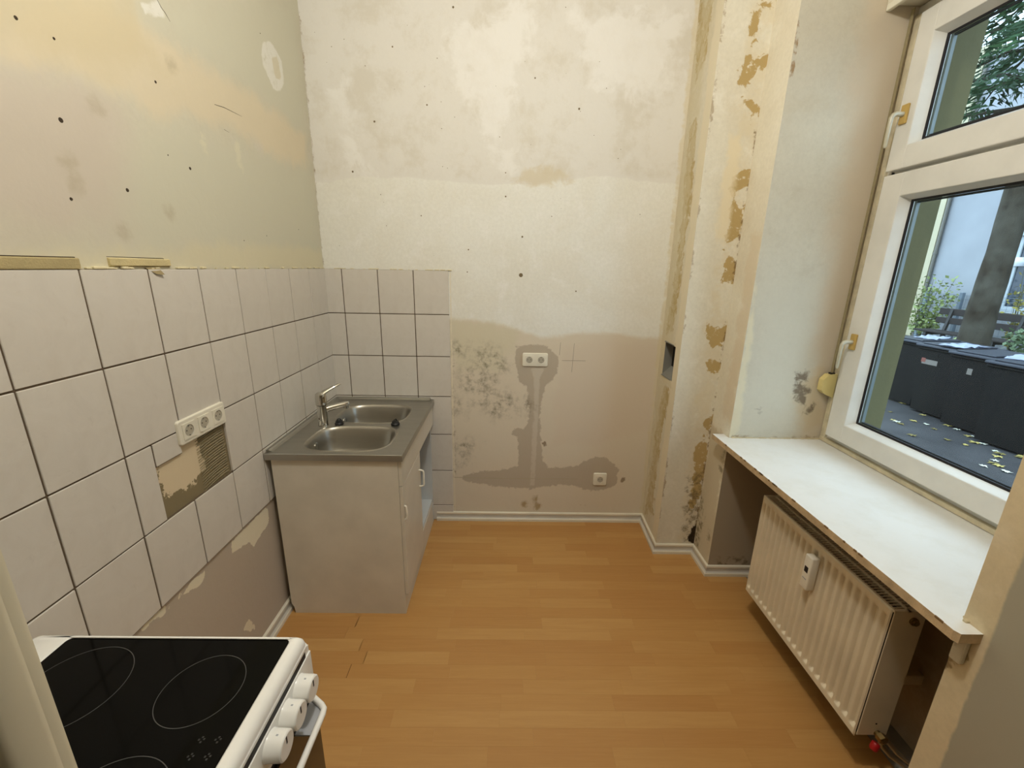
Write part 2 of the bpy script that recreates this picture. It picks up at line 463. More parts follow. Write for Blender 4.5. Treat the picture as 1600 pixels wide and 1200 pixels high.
# ---- back wall -----------------------------------------------------
def upper(P):
    return -below(B_upper)(P)
BL = [
 Layer('b_upper', upper, (219, 215, 207), 0.012, 0.006, 7, 0.8),
 Layer('b_upperm', lambda P: -below(B_upper)(P) + 0.02, (206, 199, 184), 0.03, 0.02, 7, 0.6, (5.0, 0.45, 0.65)),
 Layer('b_whites', polys(B_whites, [(0.12, 2.5), (0.2, 2.5), (0.28, 2.1), (0.22, 2.1)], [(1.35, 2.85), (1.9, 2.85), (1.8, 2.5), (1.5, 2.55)]), (234, 232, 227), 0.09, 0.04, 8, 0.6),
 Layer('b_smear', polys(B_smear), (206, 192, 160), 0.03, 0.02, 14, 0.6),
 Layer('b_lower', below(B_lower), (213, 201, 180), 0.012, 0.018, 9, 0.95),
 Layer('b_pink', polys(B_pink), (212, 198, 178), 0.03, 0.03, 8, 0.8),
 Layer('b_greenish', polys(B_green), (208, 200, 174), 0.04, 0.03, 8, 0.7),
 Layer('b_gray', polys(B_grey), (182, 169, 150), 0.013, 0.005, 28, 0.95),
 Layer('b_stripe', polys(B_stripe), (202, 192, 175), 0.006, 0.006, 24, 0.8),
 Layer('b_mold', circs([(a, b, 0.10 if i < 4 else 0.05) for i, (a, b) in enumerate(B_mold)], 0.05), (104, 94, 70), 0.06, 0.07, 8, 0.9, (18, 0.42, 0.72)),
 Layer('b_moldedge', polys([(0.715, 1.1), (0.735, 1.1), (0.735, 0.3), (0.715, 0.3)]), (120, 98, 66), 0.012, 0.006, 22, 0.8, (22, 0.48, 0.6)),
 Layer('b_spots', circs([(a, b, 0.018) for a, b in B_spots], 0.02), (150, 132, 110), 0.008, 0.004, 30),
 Layer('b_ochre', circs([(B_ochre[0][0], B_ochre[0][1], 0.02), (B_ochre[1][0], B_ochre[1][1], 0.025), (1.18, 0.12, 0.02), (B_ochre[2][0], B_ochre[2][1], 0.008)], 0.02), (150, 120, 60), 0.016, 0.014, 24, 0.7),
 Layer('b_edge', polys([(0.708, ZT), (0.722, ZT), (0.722, 0.0), (0.708, 0.0)]), (224, 214, 190), 0.003, 0.002, 30, 0.9),
 Layer('b_corner', polys([(-0.01, 1.6), (0.004, 1.6), (0.004, 3.2), (-0.01, 3.2)]), (146, 124, 88), 0.009, 0.003, 30, 0.75, (9, 0.42, 0.6)),
 Layer('b_tan', polys([(1.955, 3.2), (1.99, 3.2), (1.99, 0.0), (1.96, 0.0)]), (210, 196, 160), 0.014, 0.008, 16, 0.6),
]
m_wb = wall_mat('bare_wall_back', [(231, 230, 222), (227, 224, 213), (236, 234, 228)], BL, 1.8, 0.2)
mb = MB(); at = {}
face_grid(mb, at, (0, 0, 0), (1, 0, 0), (0, 0, 1), (0, 2.02), (0, H), 0.02, BL, 0)
mb.box(-0.2, 2.6, 0.004, 0.2, -0.1, H, mi=1)
wall_back = build_wall(mb, at, 'wall_back', [m_wb, masonry])

# ---- chimney-like projection in the right corner --------------------
CX0, CX1 = 1.976, 1.962      # slightly skewed: x at the back wall and at its front edge
hy0, hy1, hz0, hz1 = -0.245, -0.075, 1.045, 1.236     # opening in its side
CS = [
 Layer('c_och', polys(C_side, C_side2, C_side3), (186, 164, 114), 0.045, 0.008, 13, 0.95, (26, 0.3, 0.48), 6),
 Layer('c_och2', polys([(-0.02, 3.2), (-0.17, 3.2), (-0.17, 0.1), (-0.02, 0.1)]), (212, 201, 170), 0.05, 0.02, 12, 0.6, (20, 0.3, 0.55), 6),
 Layer('c_pale', polys([(-0.23, 3.2), (-0.33, 3.2), (-0.33, 0), (-0.23, 0)]), (228, 216, 188), 0.02, 0.012, 8, 0.8),
 Layer('c_frame', polys([(hy0 - 0.005, hz0 - 0.04), (hy1 + 0.02, hz0 - 0.03), (hy1 + 0.02, hz1 + 0.03), (hy0, hz1 + 0.02)]), (214, 202, 172), 0.012, 0.004, 24, 0.8),
]
m_cs = wall_mat('projection_side', [(222, 214, 192), (216, 205, 178), (228, 220, 200)], CS, 2.4, 0.35, streak=(1, 1, 0.4))
CF = [
 Layer('f_tan', polys([(2.09, 3.2), (2.2, 3.2), (2.2, 0), (2.09, 0)]), (214, 201, 172), 0.06, 0.03, 8, 0.6, (14, 0.35, 0.6)),
 Layer('f_och', polys(F1, F2, F3, F4, F5, F6, F7, F8, F9), (178, 152, 98), 0.034, 0.004, 16, 0.95, (30, 0.3, 0.42), 6),
 Layer('f_pale', polys([(2.06, 2.25), (2.12, 2.25), (2.13, 1.75), (2.07, 1.8)]), (226, 212, 180), 0.03, 0.02, 9, 0.8),
 Layer('f_mold', polys(F_mold, [(2.1, 0.5), (2.19, 0.55), (2.19, 0.06), (2.12, 0.06)]), (118, 102, 70), 0.035, 0.02, 20, 0.8, (22, 0.42, 0.6)),
 Layer('f_dark', polys(F_dark), (52, 40, 24), 0.012, 0.004, 30, 1.0),
 Layer('f_edge', polys([(1.955, 3.2), (1.975, 3.2), (1.97, 0), (1.955, 0)]), (160, 140, 110), 0.010, 0.002, 30, 0.7, (10, 0.5, 0.6)),
 Layer('f_edge2', polys([(2.178, 2.4), (2.2, 2.4), (2.2, 0), (2.178, 0)]), (120, 96, 60), 0.012, 0.003, 26, 0.8, (14, 0.48, 0.58)),
]
m_cf = wall_mat('projection_front', [(222, 216, 198), (216, 207, 186), (229, 223, 207)], CF, 2.2, 0.3, streak=(1, 1, 0.4))
mb = MB(); at = {}
sl = (CX1 - CX0) / -0.32
face_grid(mb, at, (CX0, 0, 0), (sl, 1, 0), (0, 0, 1), (-0.32, 0.0), (0, H), 0.012, CS, 0, holes=[(hy0, hy1, hz0, hz1)])
face_grid(mb, at, (0, -0.32, 0), (1, 0, 0), (0, 0, 1), (CX1, 2.21), (0, H), 0.012, CF, 1)
mb.box(CX0 + 0.16, 2.3, -0.316, -0.001, -0.1, H, mi=2)
wall_projection = build_wall(mb, at, 'wall_projection', [m_cs, m_cf, masonry])
# liner of the opening
dark_void = simple('shaded_void', (20, 17, 14), 0.95)  # near-black colour paints in the shade inside the opening
liner_m = simple('grey_liner', (128, 126, 118), 0.6, bump=0.2)
mb = MB()
def hx(y): return CX0 + sl * y
for (a0, a1, b0, b1) in ((hy0, hy1, hz1, hz1 + 0.006), (hy0, hy1, hz0 - 0.006, hz0), (hy0 - 0.006, hy0, hz0 - 0.006, hz1 + 0.006), (hy1, hy1 + 0.006, hz0 - 0.006, hz1 + 0.006)):
    mb.box(hx(a0) + 0.001, hx(a0) + 0.055, a0, a1, b0, b1, 0.001)
mb.prism([(hx(-0.2) + 0.004, hz0), (hx(-0.2) + 0.055, hz0), (hx(-0.2) + 0.055, hz0 + 0.05)], 1, hy0, hy1)
build(mb, 'opening_liner', liner_m, wall_projection)
mb = MB().box(hx(-0.1) + 0.05, hx(-0.1) + 0.15, hy0 - 0.006, hy1 + 0.006, hz0 - 0.006, hz1 + 0.006)
build(mb, 'opening_back', dark_void, wall_projection)

# ---- pier beside the window, its reveal and the niche cheek ----------
PX = 2.187; PY0 = -0.32; PY1 = -0.507; NY = -1.655; GX = 2.66; EX = 2.86; PARX = 2.52
PS = [
 Layer('p_tan', polys([(-0.42, 1.8), (-0.51, 1.8), (-0.51, 0.9), (-0.42, 0.9)]), (218, 201, 172), 0.03, 0.02, 9, 0.6),
 Layer('p_low', polys([(-0.3, 0.8), (-0.52, 0.8), (-0.52, 0.0), (-0.3, 0.0)]), (200, 186, 156), 0.05, 0.03, 9, 0.8),
 Layer('p_mold', polys([(-0.31, 0.42), (-0.40, 0.30), (-0.38, 0.06), (-0.31, 0.05)], [(-0.46, 0.24), (-0.48, 0.24), (-0.48, 0.18), (-0.46, 0.18)], [(-0.47, 0.72), (-0.5, 0.74), (-0.5, 0.62), (-0.47, 0.62)]), (124, 110, 82), 0.03, 0.02, 22, 0.8, (24, 0.42, 0.6)),
]
m_ps = wall_mat('pier_plaster', [(233, 226, 206), (227, 218, 196), (237, 231, 213)], PS, 2.0, 0.2)
VL = [
 Layer('v_warm', polys([(2.42, 3.2), (2.72, 3.2), (2.72, 0.8), (2.56, 0.8)]), (206, 190, 166), 0.07, 0.07, 4, 0.8),
 Layer('v_pale', polys([(2.18, 0.83), (2.235, 0.83), (2.215, 1.4), (2.19, 1.6)]), (224, 214, 184), 0.015, 0.012, 14, 0.8),
 Layer('v_tan', polys(V_tan), (202, 184, 152), 0.04, 0.03, 8, 0.8),
 Layer('v_gray', polys([(2.25, 1.6), (2.5, 1.6), (2.5, 0.85), (2.25, 0.85)]), (206, 200, 182), 0.06, 0.05, 6, 0.6),
 Layer('v_brown', polys(V_brown), (150, 122, 88), 0.008, 0.003, 30, 0.9),
 Layer('v_mold', circs([(a, b, 0.024) for a, b in V_mold[:-1]] + [(V_mold[-1][0], V_mold[-1][1], 0.009)], 0.02), (112, 98, 82), 0.028, 0.014, 26, 0.85),
 Layer('v_dirt', polys([(2.2, 0.835), (2.66, 0.835), (2.66, 0.8), (2.2, 0.8)]), (150, 128, 94), 0.008, 0.003, 24, 0.7, (10, 0.45, 0.6)),
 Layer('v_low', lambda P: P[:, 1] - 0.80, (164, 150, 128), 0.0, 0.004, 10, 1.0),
 Layer('v_lowmold', polys([(2.24, 0.10), (2.42, 0.12), (2.42, 0.05), (2.24, 0.05)]), (90, 76, 52), 0.03, 0.02, 20, 0.7, (18, 0.45, 0.6)),
]
m_vl = wall_mat('reveal_plaster', [(202, 196, 179), (208, 202, 184), (198, 190, 170)], VL, 1.8, 0.14)
olive = simple('olive_render', (104, 98, 66), 0.9, bump=0.3, scale=3)
mb = MB(); at = {}
face_grid(mb, at, (PX, 0, 0), (0, 1, 0), (0, 0, 1), (PY1, PY0), (0, H), 0.012, PS, 0)
face_grid(mb, at, (0, PY1, 0), (1, 0, 0), (0, 0, 1), (PX, 2.72), (0, H), 0.015, VL, 1)
mb.box(PX + 0.004, 2.72, PY1 + 0.004, 0.2, -0.1, H, mi=2)
mb.box(2.716, EX, -0.602, 0.2, -0.6, 4.2, mi=3)
wall_pier = build_wall(mb, at, 'wall_pier', [m_ps, m_vl, masonry, olive])

# ---- near part of the right wall -------------------------------------
NS = [
 Layer('n_grey', lambda P: P[:, 0] + 1.716, (168, 160, 140), 0.004, 0.004, 12, 1.0),
 Layer('n_chipshade', polys([(-1.65, 0.77), (-1.69, 0.77), (-1.69, 0.73), (-1.665, 0.68), (-1.65, 0.66)]), (150, 128, 96), 0.01, 0.003, 26, 0.9),  # brown chip, with the shadow under the sill end painted in
]
m_ns = wall_mat('right_wall_plaster', [(218, 200, 164), (210, 192, 156), (222, 206, 174)], NS, 2.0, 0.15)
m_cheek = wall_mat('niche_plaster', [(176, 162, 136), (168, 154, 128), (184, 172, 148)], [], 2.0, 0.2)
mb = MB(); at = {}
face_grid(mb, at, (PX, 0, 0), (0, 1, 0), (0, 0, 1), (-2.50, NY), (0, H), 0.02, NS, 0)
face_grid(mb, at, (0, NY, 0), (1, 0, 0), (0, 0, 1), (PX, 2.72), (0, H), 0.05, [], 1)
mb.box(PX + 0.004, 2.72, -2.6, NY - 0.004, -0.1, H, mi=2)
mb.box(2.716, EX, -2.6, -1.56, -0.6, 4.2, mi=3)
wall_right = build_wall(mb, at, 'wall_right', [m_ns, m_cheek, masonry, olive])

# parapet under the window and lintel above it
mb = MB(); at = {}
face_grid(mb, at, (PARX, 0, 0), (0, 1, 0), (0, 0, 1), (NY - 0.002, PY1 + 0.002), (0, 0.80), 0.05, [], 0)
mb.box(PARX + 0.004, 2.72, NY - 0.002, PY1 + 0.002, -0.1, 0.79, mi=1)
mb.box(2.716, EX, -1.562, -0.60, -0.6, 0.84, mi=2)
build_wall(mb, at, 'wall_parapet', [m_cheek, masonry, olive])
mb = MB(); at = {}
mb.box(PX, 2.72, NY, PY1, 2.99, H, mi=0)
build_wall(mb, at, 'wall_lintel', [m_vl, olive])
mb = MB(); at = {}
mb.box(2.720, EX, -1.562, -0.60, 2.72, 4.2, mi=0)
build_wall(mb, at, 'wall_outer_lintel', [olive])

# ---- ceiling, near wall with the doorway we look through, hall behind ----
white_paint = simple('ceiling_paint', (226, 218, 200), 0.9, bump=0.1)
build(MB().box(-0.2, 2.75, -4.2, 0.2, H, H + 0.15), 'ceiling', white_paint, kind='structure')
grey_paint = simple('grey_wall_paint', (186, 178, 158), 0.8, bump=0.08)
mb = MB()
mb.box(0.0, 0.770, -2.62, -2.305, 0, H)
mb.box(1.62, 2.30, -2.45, -2.305, 0, H)
mb.box(0.755, 1.62, -2.45, -2.305, 2.12, H)
build(mb, 'wall_front', grey_paint, kind='structure')
cream = simple('cream_trim_paint', (212, 202, 176), 0.45)
mb = MB()
mb.box(0.755, 0.777, -2.325, -2.297, 0, 2.12, 0.007, 3)
mb.box(0.700, 0.776, -2.312, -2.292, 0, 2.12, 0.004, 2)
build(mb, 'trim_1', cream, kind='structure', smooth=True)
mb = MB()
mb.box(-0.2, -0.001, -4.2, -2.5, 0, H); mb.box(2.30, 2.45, -4.2, -2.45, 0, H); mb.box(-0.2, 2.45, -4.3, -4.15, 0, H)
build(mb, 'wall_hall', grey_paint, kind='structure')

# ---- tiles -----------------------------------------------------------
def tile_mat():
    t = NT('grey_white_glazed_tile', 0.28, 0.0, 0.45)
    oi = t.n('ShaderNodeObjectInfo').outputs['Random']
    n1 = t.noise(9, 5.0, 0.65, 1.2)
    n2 = t.noise(38, 4.0, 0.7, 0.8)
    c = t.mix(t.rng(n1, 0.3, 0.75), lin((212, 206, 196)), lin((203, 196, 185)))
    c = t.mix(t.rng(n2, 0.6, 0.8, 0.0, 0.28), c, lin((170, 161, 148)))
    c = t.mix(t.math('MULTIPLY', oi, 0.22), c, lin((202, 193, 181)))
    t.color(c)
    t.bump(n1, 0.03, 0.004)
    return t.m
tile_m = tile_mat()
grout_m = simple('brown_grout', (98, 82, 64), 0.95, bump=0.2, scale=20)
TT = 0.009; G = 0.0025
def tile_mesh(w, h):
    return MB().box(-w / 2 + G, w / 2 - G, -TT / 2, TT / 2, -h / 2 + G, h / 2 - G, 0.0012, 1).mesh('tile', tile_m)
full = tile_mesh(TW, TH)
def place_tile(parent, plane, c, z, me):
    j = random.uniform(-0.0006, 0.0006)
    if plane == 'L':
        return instance(me, 'tile', (TT / 2 + j, c, z), parent, (random.uniform(-.002, .002), 0, math.pi / 2))
    return instance(me, 'tile', (c, -TT / 2 + j, z), parent, (random.uniform(-.002, .002), 0, 0))
for r in range(4):
    zc = ZT - TH * (r + 0.5)
    for k in range(11):
        w = TY0 if k == 0 else TW
        yc = -TY0 / 2 if k == 0 else -(TY0 + TW * (k - 0.5))
        y1 = yc + w / 2; y0 = yc - w / 2
        if y0 < -2.29: continue
        if r == 2 and k == 5: continue                       # knocked off below the triple socket
        if r == 2 and k == 6:                                # cut tile: a tall strip and a small piece remain
            jy = -1.338
            place_tile(wall_left, 'L', (y0 + jy) / 2, zc, tile_mesh(jy - y0, TH))
            pz = 1.113 - 0.036
            place_tile(wall_left, 'L', (jy - 1.230) / 2 + 0.0, 1.113 - 0.0375, tile_mesh(0.106, 0.075))
            continue
        place_tile(wall_left, 'L', yc, zc, full if k else tile_mesh(w, TH))
for r in range(7):
    hh = TH if r < 6 else ZT - 6 * TH
    zc = ZT - TH * r - hh / 2
    for k in range(4):
        w = TA if k == 0 else TW
        xc = TA / 2 if k == 0 else TA + TW * (k - 0.5)
        place_tile(wall_back, 'B', xc, zc, full if (k and r < 6) else tile_mesh(w, hh))
mb = MB()
zb = ZT - 4 * TH
mb.box(0, 0.006, -1.0145, 0, zb, ZT - 0.002); mb.box(0, 0.006, -2.30, -1.339, zb, ZT - 0.002)
mb.box(0, 0.006, -1.342, -1.012, zb, ZT - 3 * TH); mb.box(0, 0.006, -1.342, -1.012, ZT - 2 * TH, ZT - 0.002)
mb.box(0, 0.006, -1.342, -1.232, 1.113 - 0.075, ZT - 2 * TH)
build(mb, 'grout', grout_m, wall_left)
mb = MB().box(0, TA + 3 * TW - 0.004, -0.006, 0, 0, ZT - 0.002)
build(mb, 'grout', grout_m, wall_back)
# combed adhesive ridges in the bare patch
bed_m = simple('combed_adhesive', (140, 127, 98), 0.9, bump=0.3, scale=20)
mb = MB()
for i in range(22):
    z = 0.876 + i * 0.0098
    p = [(0.0015, -1.03 - 0.135 * s, z - 0.014 * (s ** 2) + 0.0012 * math.sin(i * 2.1 + s * 4)) for s in np.linspace(0, 1, 8)]
    mb.tube(p, [0.0030 * (1 - 0.5 * abs(2 * s - 0.6)) for s in np.linspace(0, 1, 8)], 6)
o = build(mb, 'adhesive_ridges', bed_m, wall_left, smooth=True); o['kind'] = 'stuff'
# crumbly plaster edges above the tiles
crumb_m = simple('crumbled_plaster', (206, 190, 142), 0.9, bump=0.5, scale=20)
mb = MB()
mb.box(0, 0.010, -2.3, -1.418, 1.612, 1.639, 0.003, 2)
build(mb, 'plaster_lip', simple('old_plaster_lip', (176, 160, 116), 0.9, bump=0.4, scale=18), wall_left)
mb = MB()
mb.prism([(0, 1.618), (0.007, 1.622), (0.007, 1.639), (0, 1.6415)], 1, -1.335, -1.130)
build(mb, 'plaster_lip', crumb_m, wall_left)
mb = MB()
mb.add([(0.002, -1.226, 1.617), (0.002, -1.178, 1.618), (0.016, -1.174, 1.596), (0.012, -1.2, 1.598)], [(0, 1, 2, 3)])
mb.add([(0.0035, -1.226, 1.617), (0.0035, -1.178, 1.618), (0.0175, -1.174, 1.596), (0.0135, -1.2, 1.598)], [(3, 2, 1, 0)])
build(mb, 'paint_flake', simple('paint_flake', (150, 134, 96), 0.8), wall_left)
mb = MB()
r2 = random.Random(8)
for i in range(70):
    y = r2.uniform(-2.2, 0); s = r2.uniform(0.003, 0.010)
    mb.box(0, 0.004 + s * 0.6, y, y + s * r2.uniform(1, 4), 1.6125, 1.6135 + s * 0.6, s * 0.15)
for i in range(34):
    x = r2.uniform(0, 0.71); s = r2.uniform(0.002, 0.006)
    mb.box(x, x + s * r2.uniform(1, 5), -0.004 - s * 0.6, 0, 1.6125, 1.6135 + s * 0.7, s * 0.15)
o = build(mb, 'plaster_crumbs', simple('pale_crumbs', (222, 210, 172), 0.9), wall_left); o['kind'] = 'stuff'
# nail holes, cracks, pencil marks
hole_m = simple('nail_hole', (60, 48, 32), 0.95)
mb = MB()
for (y, z) in L_dots:
    r = r2.uniform(0.003, 0.006)
    mb.lathe([(r, 0), (r * 0.9, 0.0008)], (0, y, z), (1, 0, 0), 9)
for (y, z) in [(-1.05, 1.95), (-0.55, 1.75), (-0.25, 1.8), (-0.72, 1.72), (-0.4, 2.56)]:
    mb.lathe([(0.002, 0), (0.002, 0.0008)], (0, y, z), (1, 0, 0), 7)
for k in (L_crack1, L_crack2, L_crack3, L_groove):
    mb.tube([(0.0, y, z) for y, z in k], [0.0007] + [0.0010] * (len(k) - 2) + [0.0004], 5)
mb.tube([(0.0, -2.3, 1.6405), (0.0, -1.8, 1.6395), (0.0, -1.42, 1.640)], 0.0015, 5)
o = build(mb, 'nail_holes', hole_m, wall_left); o['kind'] = 'stuff'
mb = MB()
for (x, z) in B_dots:
    r = r2.uniform(0.002, 0.0055)
    mb.lathe([(r, 0), (r * 0.9, 0.0008)], (x, 0, z), (0, -1, 0), 8)
bx, bz = B_dots[2]
mb.lathe([(0.012, 0), (0.010, 0.0008)], (bx, 0, bz), (0, -1, 0), 7)
for i in range(40):
    x = r2.uniform(0.05, 1.9); z = r2.uniform(1.65, 3.0); r = r2.uniform(0.0008, 0.0025)
    mb.lathe([(r, 0), (r, 0.0006)], (x, 0, z), (0, -1, 0), 6)
o = build(mb, 'nail_holes', simple('chipped_spot', (120, 104, 76), 0.95), wall_back); o['kind'] = 'stuff'
mb = MB()
for a, b in ((0, 1), (2, 3), (4, 5)):
    mb.tube([(B_pencil[a][0], 0, B_pencil[a][1]), (B_pencil[b][0], 0, B_pencil[b][1])], 0.0009, 5)
build(mb, 'pencil_mark', simple('pencil', (110, 98, 80), 0.8), wall_back)
mb = MB().tube([(B_ridge[0][0], 0.002, B_ridge[0][1]), (1.1, 0.002, B_ridge[0][1] - 0.003), (B_ridge[1][0], 0.003, B_ridge[1][1])], 0.0032, 6)
build(mb, 'plaster_ridge', simple('plaster_ridge', (180, 168, 142), 0.9), wall_back)

# ---- skirting boards ---------------------------------------------------
skirt_m = simple('white_skirting', (228, 220, 200), 0.4)
skirt_g = simple('grey_skirting_groove', (200, 193, 180), 0.5)
SK = [(0, 0), (0.022, 0), (0.022, 0.016), (0.018, 0.021), (0.0105, 0.025), (0.0085, 0.040), (0.0125, 0.046), (0.0125, 0.057), (0.009, 0.060), (0, 0.060)]
def skirting(name, path):
    """path: floor points along the wall, room on the right-hand side of travel"""
    n = len(path); mb = MB()
    P = [Vector((p[0], p[1])) for p in path]
    rows = []
    for i, p in enumerate(P):
        def nrm(a, b):
            d = (b - a).normalized(); return Vector((d.y, -d.x))
        if i == 0: m = nrm(P[0], P[1])
        elif i == n - 1: m = nrm(P[-2], P[-1])
        else:
            a, b = nrm(P[i - 1], p), nrm(p, P[i + 1])
            m = (a + b) / (1 + a.dot(b))
        rows.append([(p.x + m.x * d, p.y + m.y * d, z) for d, z in SK])
    k = len(SK)
    for i in range(n - 1):
        vs = rows[i] + rows[i + 1]
        for j in range(k):
            j2 = (j + 1) % k
            mb.add([vs[j], vs[j2], vs[k + j2], vs[k + j]], [(0, 1, 2, 3)], 1 if j in (3, 4, 5) else 0)
    mb.add(rows[0], [tuple(range(k))]); mb.add(rows[-1], [tuple(range(k))])
    return build(mb, name, [skirt_m, skirt_g], kind='structure')
skirting('baseboard_back', [(0.60, 0.0), (CX0, 0.0), (CX1, -0.32), (PX, -0.32), (PX, PY1), (PARX, PY1)])
skirting('baseboard_left', [(0.0, -2.2), (0.0, -0.0)])

# ---- floor: laminate strips ---------------------------------------------
build(MB().box(-0.2, 2.75, -4.2, 0.2, -0.12, -0.0015), 'floor', simple('floor_base', (120, 84, 44), 0.9), kind='structure')
floor = bpy.data.objects['floor']
def plank_mat():
    t = NT('beech_laminate_strip', 0.36, 0.0, 0.4)
    oi = t.n('ShaderNodeObjectInfo').outputs['Random']
    tc = t.obj()
    cmb = t.n('ShaderNodeCombineXYZ')
    t.l(t.math('MULTIPLY', oi, 37.0), cmb.inputs[0]); t.l(t.math('MULTIPLY', oi, 91.0), cmb.inputs[1])
    va = t.n('ShaderNodeVectorMath', operation='ADD'); t.l(tc, va.inputs[0]); t.l(cmb.outputs[0], va.inputs[1])
    g = t.noise(12, 6.0, 0.65, 0.8, vec=va.outputs[0], stretch=(0.25, 3.2, 1))
    g2 = t.noise(50, 4.0, 0.6, 0.0, vec=va.outputs[0], stretch=(0.12, 3.0, 1))
    r = t.n('ShaderNodeValToRGB')
    r.color_ramp.elements[0].color = lin((182, 133, 76)); r.color_ramp.elements[1].color = lin((194, 149, 90))
    e = r.color_ramp.elements.new(0.5); e.color = lin((188, 141, 82))
    t.l(oi, r.inputs[0])
    c = t.mix(t.rng(g, 0.4, 0.72, 0.0, 0.35), r.outputs[0], lin((168, 118, 62)))
    c = t.mix(t.rng(g2, 0.5, 0.75, 0.0, 0.25), c, lin((200, 156, 98)))
    t.color(c)
    return t.m
build(MB().box(2.40, 2.535, NY, PY1, -0.0014, -0.0002), 'floor_screed', simple('grey_screed', (150, 142, 126), 0.9, bump=0.4), floor)
plank_m = plank_mat()
SW = 0.0635
pl_cache = {}
def plank_me(L):
    k = round(L, 2)
    if k not in pl_cache:
        pl_cache[k] = MB().box(0, k - 0.0002, -SW + 0.0001, -0.0001, -0.002, 0.0).mesh('plank', plank_m)
    return k, pl_cache[k]
y = -0.0
row = 0
rp = random.Random(12)
while y > -2.46:
    x = -rp.uniform(0.0, 0.3)
    xe = 2.40
    while x < xe:
        L = rp.choice([0.36, 0.40, 0.42, 0.44, 0.47])
        x0 = max(x, 0.0); x1 = min(x + L, xe)
        if x1 - x0 > 0.02:
            k, me = plank_me(x1 - x0)
            instance(me, 'plank', (x0, y, 0.0), floor)
        x += L
    y -= SW; row += 1

# ================================================================== THINGS IN THE ROOM
white_lam = simple('white_laminate', (214, 206, 190), 0.38)
white_edge = simple('white_edge', (204, 190, 166), 0.5)
inside_lam = simple('pale_inner_laminate', (206, 208, 206), 0.5)
white_plastic = simple('white_plastic', (236, 230, 214), 0.3)
black_rubber = simple('black_rubber', (24, 23, 22), 0.5)
def steel(name, rough, c=(168, 164, 154), scale=30):
    t = NT(name, rough, 1.0)
    n = t.noise(scale, 4.0, 0.6, stretch=(0.15, 1, 1))
    t.color(t.mix(t.rng(n, 0.3, 0.7), lin(c), lin(tuple(int(x * 0.97) for x in c))))
    rr = t.rng(n, 0.3, 0.7, rough * 0.93, rough * 1.07)
    t.l(rr, t.b.inputs['Roughness'])
    return t.m
steel_m = steel('brushed_steel', 0.36, (176, 174, 166))
bowl_m = steel('satin_steel_bowl', 0.34, (178, 174, 164))
chrome_m = steel('chrome', 0.07, (214, 212, 206))

# ---- sink base cabinet ----------------------------------------------------
CY0, CY1, CXa, CXb = -0.806, -0.018, 0.030, 0.5795
cab = empty('sink_cabinet', (0.31, -0.41, 0.0), 'white sink base cabinet with one closed door and one open bay', 'cabinet')
mb = MB().prism([(CXa + 0.014, 0), (CXb, 0), (CXb, 0.815), (CXa, 0.815), (CXa, 0.055), (CXa + 0.010, 0.035)], 1, CY0, CY0 + 0.016)
build(mb, 'side_panel', white_lam, cab)
mb = MB().prism([(CXa + 0.014, 0), (CXb, 0), (CXb, 0.815), (CXa, 0.815), (CXa, 0.055)], 1, CY1 - 0.016, CY1)
build(mb, 'side_panel', inside_lam, cab)
build(MB().box(CXa, CXb - 0.004, CY0 + 0.016, CY1 - 0.016, 0.150, 0.166), 'bottom_panel', inside_lam, cab)
build(MB().box(CXb + 0.0005, CXb + 0.0165, CY0 + 0.003, CY1 - 0.001, 0.687, 0.814, 0.001), 'fascia_panel', white_lam, cab)
build(MB().box(CXb - 0.016, CXb - 0.001, CY0 + 0.017, CY1 - 0.017, 0.0, 0.148, 0.001), 'plinth', white_lam, cab)
door = build(MB().box(CXb + 0.0005, CXb + 0.0165, CY0 + 0.003, -0.432, 0.112, 0.6845, 0.0015, 2), 'door', white_lam, cab)
def handle(y, z0, z1):
    x = CXb + 0.0163
    mb = MB().tube([(x, y, z0), (x + 0.012, y, z0), (x + 0.021, y, z0 + 0.004), (x + 0.024, y, z0 + 0.012), (x + 0.024, y, z1 - 0.012), (x + 0.021, y, z1 - 0.004), (x + 0.012, y, z1), (x, y, z1)], 0.0048, 10)
    return mb
build(handle(-0.470, 0.505, 0.598), 'handle', white_plastic, door, smooth=True)
build(MB().tube([(CXb + 0.016, -0.795, 0.515), (CXb + 0.024, -0.795, 0.520), (CXb + 0.027, -0.795, 0.535), (CXb + 0.027, -0.795, 0.565), (CXb + 0.024, -0.795, 0.582), (CXb + 0.016, -0.795, 0.586)], 0.0045, 10), 'handle', white_plastic, door, smooth=True)
for z in (0.2, 0.62):
    build(MB().box(CXb - 0.05, CXb + 0.001, CY0 + 0.017, CY0 + 0.027, z, z + 0.035, 0.003), 'hinge', chrome_m, cab)
# back rail seen through the open bay
build(MB().box(CXa + 0.002, CXa + 0.014, CY0 + 0.017, CY1 - 0.017, 0.166, 0.80), 'back_panel', inside_lam, cab)

